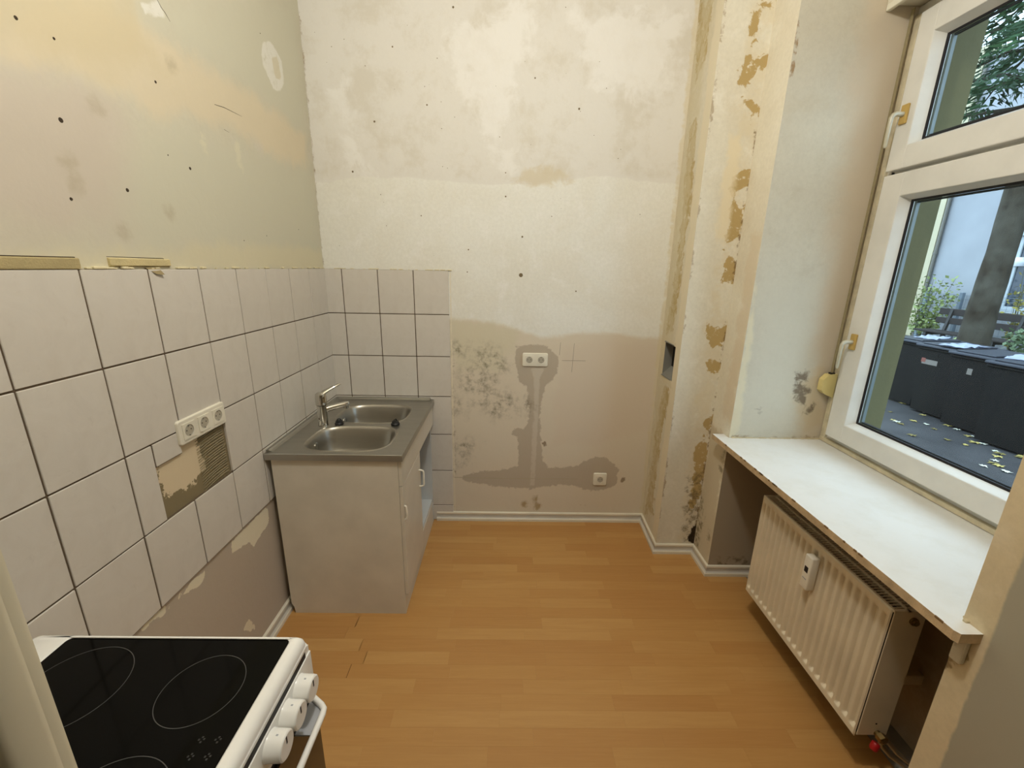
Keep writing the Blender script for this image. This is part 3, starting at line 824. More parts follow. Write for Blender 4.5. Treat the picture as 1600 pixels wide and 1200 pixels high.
# ---- stainless worktop with two bowls ----------------------------------------
ZW = 0.845
top = empty('sink_worktop', (0.30, -0.41, ZW), 'stainless steel double bowl sink worktop on the white cabinet', 'sink')
def superell(cx, cy, a, b, n=3.4, N=72):
    out = []
    for i in range(N):
        t = 2 * math.pi * i / N
        c, s = math.cos(t), math.sin(t)
        out.append((cx + a * math.copysign(abs(c) ** (2 / n), c), cy + b * math.copysign(abs(s) ** (2 / n), s)))
    return out
bowls = [(0.325, -0.632, 0.190, 0.146), (0.325, -0.283, 0.185, 0.146)]
bm = bmesh.new()
def loop(pts, z):
    vs = [bm.verts.new((x, y, z)) for x, y in pts]
    return [bm.edges.new((vs[i], vs[(i + 1) % len(vs)])) for i in range(len(vs))]
WX0, WX1, WY0, WY1 = 0.011, 0.604, -0.818, -0.011
outer = []
def seg(a, b, n=16): return [(a[0] + (b[0] - a[0]) * i / n, a[1] + (b[1] - a[1]) * i / n) for i in range(n)]
outer = seg((WX0, WY0), (WX1, WY0)) + seg((WX1, WY0), (WX1, WY1)) + seg((WX1, WY1), (WX0, WY1)) + seg((WX0, WY1), (WX0, WY0))
es = loop(outer, ZW)
for cx, cy, a, b in bowls: es += loop(superell(cx, cy, a + 0.012, b + 0.012), ZW)
bmesh.ops.triangle_fill(bm, use_beauty=True, use_dissolve=False, edges=es)
mb = MB().bm(bm)
lip = [(0, 0), (0.0012, -0.0012), (0.0012, -0.030), (-0.008, -0.030)]
for (p, q, nx, ny) in (((WX0, WY0), (WX1, WY0), 0, -1), ((WX1, WY0), (WX1, WY1), 1, 0)):
    rows = [[(px + nx * d, py + ny * d, ZW + h) for d, h in lip] for px, py in (p, q)]
    for j in range(3):
        mb.add([rows[0][j], rows[0][j + 1], rows[1][j + 1], rows[1][j]], [(0, 1, 2, 3)])
# small folded corner closing the two lips
rows = [[(WX1 + nx * d, WY0 + ny * d, ZW + h) for d, h in lip] for nx, ny in ((0, -1), (1, 0))]
for j in range(3):
    mb.add([rows[0][j], rows[0][j + 1], rows[1][j + 1], rows[1][j]], [(0, 1, 2, 3)])
build(mb, 'top_sheet', steel_m, top)
# raised, rolled rim along the two tiled sides
mb = MB()
prof = [(0, -0.002), (0.0, 0.008), (0.004, 0.011), (0.011, 0.010), (0.018, 0.004), (0.026, 0.0005), (0.034, -0.002)]
for i in range(len(prof) - 1):
    (d0, h0), (d1, h1) = prof[i], prof[i + 1]
    mb.add([(WX0 + d0, WY1 - d0, ZW + h0), (WX0 + d1, WY1 - d1, ZW + h1), (WX1 - 0.02, WY1 - d1, ZW + h1), (WX1 - 0.02, WY1 - d0, ZW + h0)], [(0, 1, 2, 3)])
    mb.add([(WX0 + d0, WY1 - d0, ZW + h0), (WX0 + d1, WY1 - d1, ZW + h1), (WX0 + d1, WY0 + 0.02, ZW + h1), (WX0 + d0, WY0 + 0.02, ZW + h0)], [(0, 1, 2, 3)])
build(mb, 'raised_rim', steel_m, top, smooth=True)
build(MB().box(WX0 + 0.012, WX1 - 0.012, WY0 + 0.006, WY1 - 0.004, 0.8155, 0.8215), 'underside_frame', simple('galvanised_under', (120, 120, 116), 0.6), top) if False else None
for bi, (cx, cy, a, b) in enumerate(bowls):
    mb = MB()
    rings = [(0.012, 0.0), (0.008, 0.0022), (0.003, 0.0010), (-0.001, -0.004), (-0.006, -0.016), (-0.014, -0.06), (-0.022, -0.105), (-0.034, -0.132), (-0.054, -0.146), (-0.085, -0.151), (-0.115, -0.153)]
    N = 72; vs = []
    for j, (off, h) in enumerate(rings):
        n = 3.4 - 0.9 * min(1, max(0, j - 6) / 4)
        vs += [(x, y, ZW + h) for x, y in superell(cx, cy, max(a + off, 0.04), max(b + off, 0.03), n, N)]
    fs = []
    for j in range(len(rings) - 1):
        for k in range(N):
            fs.append((j * N + k, j * N + (k + 1) % N, (j + 1) * N + (k + 1) % N, (j + 1) * N + k))
    fs.append(tuple(range((len(rings) - 1) * N, len(rings) * N)))
    mb.add(vs, fs)
    bo = build(mb, 'bowl', bowl_m, top, smooth=True)
    mb = MB().lathe([(0.036, 0), (0.036, 0.002), (0.030, 0.003), (0.026, 0.0015), (0.010, 0.001)], (cx, cy, ZW - 0.1532), (0, 0, 1), 28)
    build(mb, 'drain', chrome_m, bo, smooth=True)
    mb = MB()
    mb.lathe([(0.018, 0), (0.018, 0.0025), (0.013, 0.0035), (0.004, 0.0035)], (cx - a + 0.012, cy + 0.01, ZW - 0.05), (1, 0, 0.15), 20)
    build(mb, 'overflow', chrome_m, bo, smooth=True)

mb = MB().prism([(WX0, ZW - 0.002), (WX0 + 0.0, ZW + 0.008), (WX0 + 0.004, ZW + 0.011), (WX0 + 0.011, ZW + 0.010), (WX0 + 0.018, ZW + 0.004), (WX0 + 0.034, ZW - 0.002)], 1, WY0 + 0.0185, WY0 + 0.0205)
build(mb, 'rim_end', steel_m, top)

# ---- mixer tap ---------------------------------------------------------------
FX, FY = 0.124, -0.474
fau = empty('kitchen_faucet', (FX, FY, ZW), 'chrome single lever mixer tap beside the sink bowls', 'faucet')
build(MB().lathe([(0.0255, 0), (0.0255, 0.004), (0.0245, 0.009), (0.0235, 0.012), (0.0240, 0.10), (0.0245, 0.108)], (FX, FY, ZW), (0, 0, 1), 28), 'body', chrome_m, fau, smooth=True)
build(MB().lathe([(0.0235, 0.109), (0.0275, 0.112), (0.0275, 0.150), (0.025, 0.166), (0.015, 0.174), (0.004, 0.176)], (FX, FY, ZW), (0, 0, 1), 28), 'cartridge_cap', chrome_m, fau, smooth=True)
d = Vector((0.80, 0.56, 0)).normalized()
f0 = Vector((FX, FY, ZW + 0.082))
sp = build(MB().tube([f0 + d * 0.010, f0 + d * 0.05 + Vector((0, 0, 0.006)), f0 + d * 0.09 + Vector((0, 0, 0.010)), f0 + d * 0.115 + Vector((0, 0, 0.012)), f0 + d * 0.130 + Vector((0, 0, 0.012))], [0.018, 0.0165, 0.0145, 0.0145, 0.012], 16), 'spout', chrome_m, fau, smooth=True)
t0 = f0 + d * 0.117 + Vector((0, 0, 0.012))
build(MB().lathe([(0.0145, 0.008), (0.015, 0.0), (0.0145, -0.020), (0.011, -0.024)], t0, (0, 0, 1), 20), 'aerator', chrome_m, sp, smooth=True)
l0 = Vector((FX, FY, ZW + 0.158))
build(MB().tube([l0 - d * 0.006, l0 + d * 0.02 + Vector((0, 0, 0.016)), l0 + d * 0.06 + Vector((0, 0, 0.034)), l0 + d * 0.092 + Vector((0, 0, 0.046)), l0 + d * 0.100 + Vector((0, 0, 0.048))], [0.019, 0.017, 0.012, 0.009, 0.005], 12, flat=0.62), 'lever', chrome_m, fau, smooth=True)

# ---- two drain stoppers -----------------------------------------------------
def stopper(x, y, ang, label):
    e = empty('drain_stopper', (x, y, ZW), label, 'stopper', 'black drain stoppers by the bowls')
    build(MB().lathe([(0.020, 0), (0.022, 0.003), (0.022, 0.007), (0.018, 0.011), (0.0165, 0.019), (0.011, 0.021)], (x, y, ZW + 0.0003), (0, 0, 1), 22), 'plug', black_rubber, e, smooth=True)
    c, s = math.cos(ang), math.sin(ang)
    pts = [(x + c * 0.010 * math.cos(t), y + s * 0.010 * math.cos(t), ZW + 0.021 + 0.009 * math.sin(t)) for t in np.linspace(0, math.pi, 9)]
    build(MB().tube(pts, 0.0025, 6), 'pull_ring', black_rubber, e, smooth=True)
stopper(0.197, -0.458, 0.3, 'black rubber stopper on the ledge right beside the mixer tap')
stopper(0.482, -0.452, 1.1, 'black rubber stopper between the bowls near the open front edge')

# ---- sockets --------------------------------------------------------------
hole_dark = simple('socket_pin_hole', (74, 68, 60), 0.7)
sock_m = simple('white_socket_plastic', (234, 228, 210), 0.35)
sock_in = simple('socket_cup', (178, 171, 154), 0.45)
def socket(n, center, plane, label, group=None, z0=0.0):
    """n sockets side by side; plane 'B' (faces -y) or 'L' (faces +x)"""
    P = 0.071
    w = 0.0865 if n == 1 else P * (n - 1) + 0.0815
    hh = 0.0865 if n == 1 else 0.0815
    # local frame: a along the wall, b up, d out of the wall
    if plane == 'B':
        M = Matrix(((1, 0, 0, center[0]), (0, 0, -1, -z0), (0, 1, 0, center[1]), (0, 0, 0, 1)))
        loc = (center[0], 0, center[1])
    else:
        M = Matrix(((0, 0, 1, z0), (1, 0, 0, center[0]), (0, 1, 0, center[1]), (0, 0, 0, 1)))
        loc = (0, center[0], center[1])
    e = empty('wall_socket', loc, label, 'socket', group)
    def put(mb, name, m, par, smooth=False):
        mb.v = [tuple(M @ Vector(p)) for p in mb.v]
        return build(mb, name, m, par, smooth)
    # frame
    def rr(i, r, z):
        out = []
        for cx, cy, a0 in ((w / 2 - r, hh / 2 - r, 0), (r - w / 2, hh / 2 - r, 90), (r - w / 2, r - hh / 2, 180), (w / 2 - r, r - hh / 2, 270)):
            for k in range(6):
                t = math.radians(a0 + 18 * k)
                out.append((cx + (r - i) * math.cos(t), cy + (r - i) * math.sin(t), z))
        return out
    fv = rr(0, 0.009, 0.0) + rr(0, 0.009, 0.0065) + rr(0.0010, 0.009, 0.0085) + rr(0.003, 0.009, 0.0097) + rr(0.006, 0.009, 0.0097)
    fm = MB().add(fv, [(j * 24 + k, j * 24 + (k + 1) % 24, (j + 1) * 24 + (k + 1) % 24, (j + 1) * 24 + k) for j in range(4) for k in range(24)] + [tuple(range(96, 120))])
    put(fm, 'frame', sock_m, e, True)
    for i in range(n):
        cx = (i - (n - 1) / 2) * P
        # square insert with a round cup sunk into it
        bm = bmesh.new()
        N = 32; R = 0.0195
        q = 0.0265
        ring = [(cx + R * math.cos(2 * math.pi * k / N), R * math.sin(2 * math.pi * k / N)) for k in range(N)]
        sq = []
        for k in range(N):
            t = 2 * math.pi * k / N
            c, s = math.cos(t), math.sin(t); m = max(abs(c), abs(s))
            sq.append((cx + q * c / m, q * s / m))
        mbi = MB()
        vs = [(x, y, 0.0095) for x, y in sq] + [(x, y, 0.0122) for x, y in sq] + [(x, y, 0.0122) for x, y in ring]
        fs = []
        for j in range(2):
            for k in range(N):
                fs.append((j * N + k, j * N + (k + 1) % N, (j + 1) * N + (k + 1) % N, (j + 1) * N + k))
        mbi.add(vs, fs)
        ins = put(mbi, 'insert', sock_m, e)
        mbc = MB()
        cup = [(R, 0.0122), (R - 0.001, 0.0110), (R - 0.0012, 0.0103)]
        mbc.add([(cx + r * math.cos(2 * math.pi * k / N), r * math.sin(2 * math.pi * k / N), h) for r, h in cup for k in range(N)],
                [(j * N + k, j * N + (k + 1) % N, (j + 1) * N + (k + 1) % N, (j + 1) * N + k) for j in range(2) for k in range(N)] + [tuple(range(2 * N, 3 * N))])
        put(mbc, 'cup', sock_in, ins)
        for sx in (-1, 1):
            put(MB().lathe([(0.0025, 0.0104), (0.0023, 0.0107)], (cx + sx * 0.0095, 0.0012, 0), (0, 0, 1), 10), 'pin_hole', hole_dark, ins)
        put(MB().box(cx - 0.0022, cx + 0.0022, -0.0185, -0.0135, 0.0104, 0.0120, 0.0005), 'earth_clip', chrome_m, ins)
        put(MB().box(cx - 0.0022, cx + 0.0022, 0.0135, 0.0185, 0.0104, 0.0120, 0.0005), 'earth_clip', chrome_m, ins)
socket(3, (-1.131, 1.106), 'L', 'white triple power socket over the broken tiles', None, TT)
socket(2, (1.221, 1.102), 'B', 'white double power socket on the grey plaster patch of the end wall')
socket(1, (1.671, 0.311), 'B', 'white single power socket low on the end wall above the skirting')

# ---- electric cooker ---------------------------------------------------------
enamel = simple('white_enamel', (240, 238, 232), 0.22)
glass_black = NT('black_ceramic_glass', 0.08, 0.0, 0.12); glass_black.color(lin((5, 5, 4)))
glass_black = glass_black.m
oven_glass = simple('dark_brown_oven_glass', (34, 22, 14), 0.12)
dark_gap = simple('black_gap', (20, 16, 18), 0.6)
print_grey = simple('grey_printed_line', (70, 70, 70), 0.4)
grey_plastic = simple('grey_handle_inlay', (172, 174, 178), 0.45)
SX0, SX1, SY0, SY1 = 0.030, 0.618, -2.235, -1.738
stv = empty('electric_cooker', ((SX0 + SX1) / 2, (SY0 + SY1) / 2, 0), 'white freestanding electric cooker with black glass hob against tiled wall', 'cooker')
build(MB().box(SX0 + 0.01, SX1 - 0.006, SY0 + 0.004, SY1 - 0.004, 0.03, 0.80, 0.004, 2), 'body', enamel, stv)
for fx in (SX0 + 0.06, SX1 - 0.06):
    for fy in (SY0 + 0.05, SY1 - 0.05):
        build(MB().lathe([(0.018, 0.0), (0.018, 0.012), (0.010, 0.014), (0.010, 0.034)], (fx, fy, 0.0), (0, 0, 1), 12), 'foot', black_rubber, stv)
# hob: enamel frame round the glass
GX0, GX1, GY0, GY1 = 0.118, 0.591, -2.213, -1.757
def rrect(x0, x1, y0, y1, r, n=6):
    out = []
    for cx, cy, a0 in ((x1 - r, y1 - r, 0), (x0 + r, y1 - r, 90), (x0 + r, y0 + r, 180), (x1 - r, y0 + r, 270)):
        for i in range(n + 1):
            t = math.radians(a0 + 90 * i / n)
            out.append((cx + r * math.cos(t), cy + r * math.sin(t)))
    return out
def ring_loft(loops):
    mb = MB(); n = len(loops[0][0]); vs = []; fs = []
    for pts, z in loops: vs += [(x, y, z) for x, y in pts]
    for j in range(len(loops) - 1):
        for k in range(n):
            fs.append((j * n + k, j * n + (k + 1) % n, (j + 1) * n + (k + 1) % n, (j + 1) * n + k))
    return mb.add(vs, fs)
def outl(o, r): return rrect(SX0 - o, SX1 + o + 0.006, SY0 - o, SY1 + o, max(r, 0.002))
hob = build(ring_loft([(outl(-0.016, 0.010), 0.8175), (outl(-0.0035, 0.012), 0.8175), (outl(-0.003, 0.012), 0.8245), (outl(-0.0045, 0.012), 0.8265), (outl(-0.0045, 0.012), 0.829), (outl(-0.006, 0.014), 0.839), (outl(-0.012, 0.012), 0.847), (outl(-0.019, 0.010), 0.850),
                       (rrect(GX0 - 0.004, GX1 + 0.004, GY0 - 0.004, GY1 + 0.004, 0.012), 0.8500), (rrect(GX0, GX1, GY0, GY1, 0.010), 0.8465)]), 'hob_frame', enamel, stv, smooth=True)
mb = MB(); g = rrect(GX0 - 0.001, GX1 + 0.001, GY0 - 0.001, GY1 + 0.001, 0.010)
mb.add([(x, y, 0.8472) for x, y in g], [tuple(range(len(g)))]); mb.add([(x, y, 0.842) for x, y in g], [tuple(range(len(g)))])
glass = build(mb, 'ceramic_glass', glass_black, stv)
def flat_ring(cx, cy, r, w=0.0013, z=0.8474, n=72):
    mb = MB()
    vs = [(cx + q * math.cos(2 * math.pi * k / n), cy + q * math.sin(2 * math.pi * k / n), z) for q in (r - w, r) for k in range(n)]
    return mb.add(vs, [(k, (k + 1) % n, n + (k + 1) % n, n + k) for k in range(n)])
for cx, cy, r in ((0.478, -1.868, 0.073), (0.232, -1.868, 0.091), (0.462, -2.075, 0.092), (0.232, -2.090, 0.073)):
    build(flat_ring(cx, cy, r), 'burner_ring', print_grey, glass)
mb = MB()
for cx, cy in ((0.540, -1.958), (0.568, -1.958), (0.540, -1.984), (0.568, -1.984)):
    for dx, dy in ((-0.004, 0), (0.004, 0.001), (0, 0.004), (0.001, -0.004)):
        mb.add([(cx + dx - 0.0016, cy + dy - 0.0016, 0.8474), (cx + dx + 0.0016, cy + dy - 0.0016, 0.8474), (cx + dx + 0.0016, cy + dy + 0.0016, 0.8474), (cx + dx - 0.0016, cy + dy + 0.0016, 0.8474)], [(0, 1, 2, 3)])
build(mb, 'heat_indicator', simple('faint_grey_print', (40, 40, 40), 0.4), glass)
# front: shadow gap, control panel with knobs, oven door with handle
build(MB().box(SX1 - 0.03, SX1 + 0.001, SY0 + 0.003, SY1 - 0.003, 0.799, 0.818), 'front_rail', enamel, stv)
build(MB().box(SX1 - 0.02, SX1 + 0.0018, SY0 + 0.020, SY1 - 0.020, 0.8005, 0.8168), 'vent_gap', dark_gap, stv)
panel = build(MB().box(SX1 - 0.012, SX1 + 0.004, SY0 + 0.001, SY1 - 0.001, 0.722, 0.801, 0.002, 2), 'control_panel', enamel, stv)
for i in range(6):
    ky = -1.802 - 0.0555 * i - (0.0 if i < 3 else 0.03)
    if ky < SY0 + 0.03: break
    kn = build(MB().lathe([(0.0275, 0), (0.0262, 0.004), (0.0258, 0.024), (0.0250, 0.030), (0.0225, 0.032), (0.006, 0.032)], (SX1 + 0.004, ky, 0.768), (1, 0, 0), 32), 'knob', enamel, stv, smooth=True)
    build(MB().box(SX1 + 0.0358, SX1 + 0.0366, ky - 0.0016, ky + 0.0016, 0.774, 0.7895), 'pointer', dark_gap, kn)
    mb = MB()
    mb.box(SX1 + 0.018, SX1 + 0.022, ky - 0.0016, ky + 0.0016, 0.7937, 0.7942)
    build(mb, 'mark', grey_plastic, kn)
build(MB().box(SX1 - 0.012, SX1 - 0.004, SY0 + 0.004, SY1 - 0.004, 0.690, 0.722), 'vent_gap', dark_gap, stv)
odoor = build(MB().box(SX1 - 0.010, SX1 + 0.006, SY0 + 0.006, SY1 - 0.006, 0.165, 0.698, 0.003, 2), 'oven_door', oven_glass, stv)
build(MB().box(SX1 - 0.010, SX1 + 0.005, SY0 + 0.006, SY1 - 0.006, 0.040, 0.158, 0.003, 2), 'drawer_front', enamel, stv)
hx0 = SX1 + 0.006
bar = [(hx0 + 0.0, -1.763, 0.696), (hx0 + 0.030, -1.782, 0.6945), (hx0 + 0.038, -1.790, 0.694), (hx0 + 0.040, -1.800, 0.694), (hx0 + 0.040, -2.170, 0.694), (hx0 + 0.038, -2.182, 0.694), (hx0 + 0.030, -2.190, 0.6945), (hx0, -2.210, 0.696)]
hd = build(MB().tube(bar, 0.0068, 10), 'door_handle', enamel, odoor, smooth=True)
build(MB().prism([(hx0, -1.768), (hx0 + 0.036, -1.794), (hx0 + 0.036, -1.842), (hx0, -1.842)], 2, 0.688, 0.692), 'handle_bracket', grey_plastic, odoor)
build(MB().prism([(hx0, -2.205), (hx0 + 0.036, -2.178), (hx0 + 0.036, -2.130), (hx0, -2.130)], 2, 0.688, 0.692), 'handle_bracket', grey_plastic, odoor)

# ---- radiator ------------------------------------------------------------------
rad_m = simple('white_radiator_enamel', (228, 214, 186), 0.4)
RY0, RY1, RX0, RX1, RZ0, RZ1 = -1.468, -0.798, 2.220, 2.322, 0.155, 0.663
rad = empty('radiator', (2.27, (RY0 + RY1) / 2, 0.0), 'white ribbed panel radiator under the window sill', 'radiator')
# ribbed front panel as a height field
ny = 20 * 12; ribs = 20
zs = [RZ0, RZ0 + 0.004, RZ0 + 0.024, RZ0 + 0.0265, RZ0 + 0.029, RZ0 + 0.0315, RZ0 + 0.034, RZ0 + 0.0365, RZ0 + 0.040] + list(np.linspace(RZ0 + 0.06, RZ1 - 0.05, 12)) + [RZ1 - 0.038, RZ1 - 0.030, RZ1 - 0.022, RZ1 - 0.004, RZ1]
ys = np.linspace(RY0 + 0.004, RY1 - 0.004, ny + 1)
vs = []
for z in zs:
    e = min(1.0, max(0.0, (z - (RZ0 + 0.026)) / 0.010)) * min(1.0, max(0.0, (RZ1 - 0.024 - z) / 0.016))
    for i, yy in enumerate(ys):
        ph = (i / ny * ribs) % 1.0
        g = 0.5 - 0.5 * math.cos(2 * math.pi * ph)
        g = min(1.0, max(0.0, (g - 0.18) / 0.55))
        edge = 0.004 if z in (zs[0], zs[-1]) or i in (0, ny) else 0.0
        vs.append((RX0 + 0.0125 * e * g + edge, yy, z))
n1 = ny + 1
mb = MB().add(vs, [(j * n1 + i, j * n1 + i + 1, (j + 1) * n1 + i + 1, (j + 1) * n1 + i) for j in range(len(zs) - 1) for i in range(ny)])
build(mb, 'front_panel', rad_m, rad, smooth=True)
build(MB().box(RX1 - 0.012, RX1, RY0 + 0.004, RY1 - 0.004, RZ0, RZ1 - 0.01, 0.002), 'rear_panel', rad_m, rad)
for ya, yb in ((RY0, RY0 + 0.003), (RY1 - 0.003, RY1)):
    build(MB().box(RX0 + 0.006, RX1 + 0.004, ya, yb, RZ0 + 0.010, RZ1 - 0.004, 0.001), 'side_cover', rad_m, rad)
mb = MB()
mb.box(RX0 + 0.004, RX0 + 0.014, RY0, RY1, RZ1 - 0.006, RZ1 + 0.001, 0.001)
mb.box(RX1 - 0.010, RX1, RY0, RY1, RZ1 - 0.006, RZ1 + 0.001, 0.001)
mb.box((RX0 + RX1) / 2 - 0.003, (RX0 + RX1) / 2 + 0.005, RY0, RY1, RZ1 - 0.005, RZ1)
mb.box(RX0 + 0.01, RX1 - 0.006, RY0, RY0 + 0.010, RZ1 - 0.005, RZ1); mb.box(RX0 + 0.01, RX1 - 0.006, RY1 - 0.010, RY1, RZ1 - 0.005, RZ1)
gr = build(mb, 'top_grille', rad_m, rad)
mb = MB()
for i in range(56):
    yy = RY0 + 0.016 + i * (RY1 - RY0 - 0.032) / 55
    mb.box(RX0 + 0.012, RX1 - 0.008, yy - 0.0016, yy + 0.0016, RZ1 - 0.005, RZ1 - 0.001)
o = build(mb, 'grille_slats', rad_m, gr); o['kind'] = 'stuff'
build(MB().box(RX0 + 0.014, RX1 - 0.014, RY0 + 0.006, RY1 - 0.006, RZ0 + 0.01, RZ1 - 0.05), 'convector_core', simple('dark_convector', (60, 50, 36), 0.8), rad)
meter = build(MB().box(RX0 - 0.030, RX0 + 0.001, -1.178, -1.140, 0.478, 0.618, 0.005, 3), 'heat_meter', white_plastic, rad, smooth=True, label='white battery heat meter on the radiator front')
build(MB().box(RX0 - 0.0306, RX0 - 0.0295, -1.168, -1.150, 0.548, 0.572), 'display', dark_gap, meter)
build(MB().box(RX0 - 0.0306, RX0 - 0.0295, -1.169, -1.149, 0.519, 0.523), 'logo_line', grey_plastic, meter)
mb = MB().lathe([(0.006, 0), (0.006, 0.012), (0.011, 0.013), (0.0125, 0.016), (0.0125, 0.024), (0.010, 0.026)], (RX0 + 0.045, RY1, RZ1 - 0.045), (0, 1, 0), 18)
build(mb, 'vent_cap', white_plastic, rad, smooth=True)
brass = steel('tarnished_brass', 0.35, (150, 128, 84))
mb = MB().lathe([(0.013, 0), (0.013, 0.006), (0.009, 0.007), (0.009, 0.012), (0.004, 0.012)], (RX0 + 0.070, RY0, RZ1 - 0.035), (0, -1, 0), 14)
build(mb, 'end_plug', brass, rad, smooth=True)
build(MB().lathe([(0.003, 0), (0.003, 0.001)], (RX0 + 0.060, RY0, RZ0 + 0.06), (0, -1, 0), 10), 'end_hole', dark_gap, rad)
vy = RY0 - 0.018
build(MB().tube([(RX0 + 0.072, RY0 + 0.02, RZ0 + 0.02), (RX0 + 0.072, vy, RZ0 + 0.02)], 0.011, 14), 'valve_body', brass, rad, smooth=True)
build(MB().lathe([(0.0155, 0), (0.0155, 0.018), (0.010, 0.020)], (RX0 + 0.072, RY0 - 0.010, RZ0 + 0.022), (0, -1, 0), 6), 'valve_nut', brass, rad)
build(MB().lathe([(0.010, 0), (0.012, 0.003), (0.012, 0.022), (0.009, 0.026)], (RX0 + 0.058, vy - 0.002, RZ0 + 0.004), (-0.5, -0.2, -1), 12), 'valve_cap', simple('red_cap', (176, 24, 26), 0.4), rad, smooth=True)
pipe_m = steel('grey_painted_pipe', 0.4, (170, 160, 140))
build(MB().tube([(RX0 + 0.072, vy + 0.004, RZ0 + 0.02), (RX0 + 0.080, vy + 0.002, RZ0 - 0.01), (RX0 + 0.105, vy - 0.010, 0.118), (RX0 + 0.150, vy - 0.05, 0.105), (RX0 + 0.165, vy - 0.10, 0.10), (RX0 + 0.165, NY + 0.001, 0.10)], 0.0085, 12), 'pipe', pipe_m, rad, smooth=True)
build(MB().tube([(RX0 + 0.095, RY0 + 0.03, RZ0 + 0.03), (RX0 + 0.110, RY0 + 0.02, RZ0 - 0.01), (RX0 + 0.150, RY0 - 0.01, 0.10), (RX0 + 0.195, vy - 0.05, 0.085), (RX0 + 0.205, vy - 0.10, 0.08), (RX0 + 0.205, NY + 0.001, 0.08)], 0.0085, 12), 'pipe', pipe_m, rad, smooth=True)
for zz in (0.25, 0.57):
    for yy in (RY0 + 0.12, RY1 - 0.12):
        build(MB().box(RX1 - 0.002, PARX + 0.003, yy - 0.015, yy + 0.015, zz, zz + 0.04, 0.002), 'wall_bracket', rad_m, rad)

# ---- window sill -----------------------------------------------------------------
sill_m = NT('white_sill_board', 0.42, 0.0, 0.4)
nz = sill_m.noise(7, 5.0, 0.65)
sill_m.color(sill_m.mix(sill_m.rng(nz, 0.45, 0.75), lin((230, 230, 226)), lin((222, 220, 212))))
sill_m = sill_m.m
sill_e = simple('chipped_sill_edge', (206, 178, 138), 0.7, var=0.16, scale=26, bump=0.3)
SZ = 0.820
mb = MB()
plan = [(2.127, -0.455), (PX - 0.0005, -0.455), (PX - 0.0005, PY1 - 0.0005), (2.668, PY1 - 0.0005), (2.668, NY + 0.0005), (PX - 0.0005, NY + 0.0005), (PX - 0.0005, -1.702), (2.133, -1.702), (2.127, -1.690)]
n = len(plan)
mb.add([(x, y, SZ) for x, y in plan], [tuple(range(n))], 0)
mb.add([(x, y, SZ - 0.027) for x, y in plan], [tuple(range(n))], 1)
for i in range(n):
    a, b = plan[i], plan[(i + 1) % n]
    mb.add([(a[0], a[1], SZ), (b[0], b[1], SZ), (b[0], b[1], SZ - 0.027), (a[0], a[1], SZ - 0.027)], [(0, 1, 2, 3)], 1)
sill = build(mb, 'window_sill', [sill_m, sill_e], loc=(2.4, -1.08, SZ), label='broad white window sill board above the radiator', cat='sill')
mb = MB()
r3 = random.Random(3)
for i in range(16):
    y = r3.uniform(-1.68, -0.6); s = r3.uniform(0.004, 0.011)
    mb.box(2.1262, 2.129, y, y + s * 2.2, SZ - 0.006, SZ + 0.0006, 0.0008)
o = build(mb, 'edge_chips', simple('raw_chipboard', (128, 98, 62), 0.9), sill); o['kind'] = 'stuff'
build(MB().box(2.195, 2.225, -1.690, NY - 0.001, 0.715, 0.783, 0.006, 2) if False else MB().box(2.172, 2.1875, -1.688, -1.662, 0.712, 0.792, 0.004, 2), 'sill_bracket', simple('filler_blob', (216, 206, 182), 0.9, bump=0.5, scale=16), sill)
mb = MB()
for i in range(26):
    y = -0.51 - i * 0.0440; s = r3.uniform(0.004, 0.009)
    if y > NY: mb.box(2.660 - s, 2.672, max(y - 0.044, NY), y, SZ - 0.002, SZ + s, 0.002)
build(mb, 'sealing_strip', simple('crumbled_filler', (206, 184, 146), 0.9, bump=0.5, scale=24), sill)
mb = MB()
for i in range(26):
    x = 2.20 + i * 0.0176; s = r3.uniform(0.002, 0.006)
    mb.box(x, x + 0.018, PY1 - 0.004 - s * 0.5, PY1, SZ - 0.002, SZ + s, 0.0015)
for i in range(10):
    yy = -1.655 - 0.0 - r3.uniform(0, 0.02); x = 2.17 + r3.uniform(0, 0.10); s = r3.uniform(0.004, 0.008)
    mb.box(x, x + 0.02, NY - 0.002 if x > PX else -1.67, NY + s if x > PX else -1.66, SZ - 0.002, SZ + s, 0.002)
o = build(mb, 'filler_crumbs', simple('pale_filler', (208, 194, 160), 0.9), sill); o['kind'] = 'stuff'
# ---- window --------------------------------------------------------------------
pvc = simple('white_pvc', (226, 224, 216), 0.35)
pvc_worn = simple('worn_painted_strip', (216, 204, 172), 0.6, var=0.14, scale=22, bump=0.2)
gasket_m = simple('black_gasket', (20, 20, 26), 0.7)
spacer_m = simple('grey_glass_spacer', (112, 124, 128), 0.4)
spacer_dark = simple('dark_glass_spacer', (36, 38, 46), 0.6)
def pane_mat():
    t = NT('window_glass', 0.0)
    tr = t.n('ShaderNodeBsdfTransparent'); tr.inputs[0].default_value = (0.93, 0.97, 0.96, 1)
    gl = t.n('ShaderNodeBsdfGlossy'); gl.inputs['Roughness'].default_value = 0.0
    lw = t.n('ShaderNodeLayerWeight'); lw.inputs[0].default_value = 0.5
    fac = t.math('ADD', 0.010, t.math('MULTIPLY', t.math('POWER', lw.outputs['Facing'], 5.0), 0.5))
    mx = t.n('ShaderNodeMixShader')
    t.l(fac, mx.inputs[0]); t.l(tr.outputs[0], mx.inputs[1]); t.l(gl.outputs[0], mx.inputs[2])
    t.l(mx.outputs[0], t.t.nodes['Material Output'].inputs[0])
    return t.m
pane_m = pane_mat()
win = empty('window_1', (2.68, (PY1 + NY) / 2, SZ), kind='structure')
FX0, FX1 = 2.648, 2.716
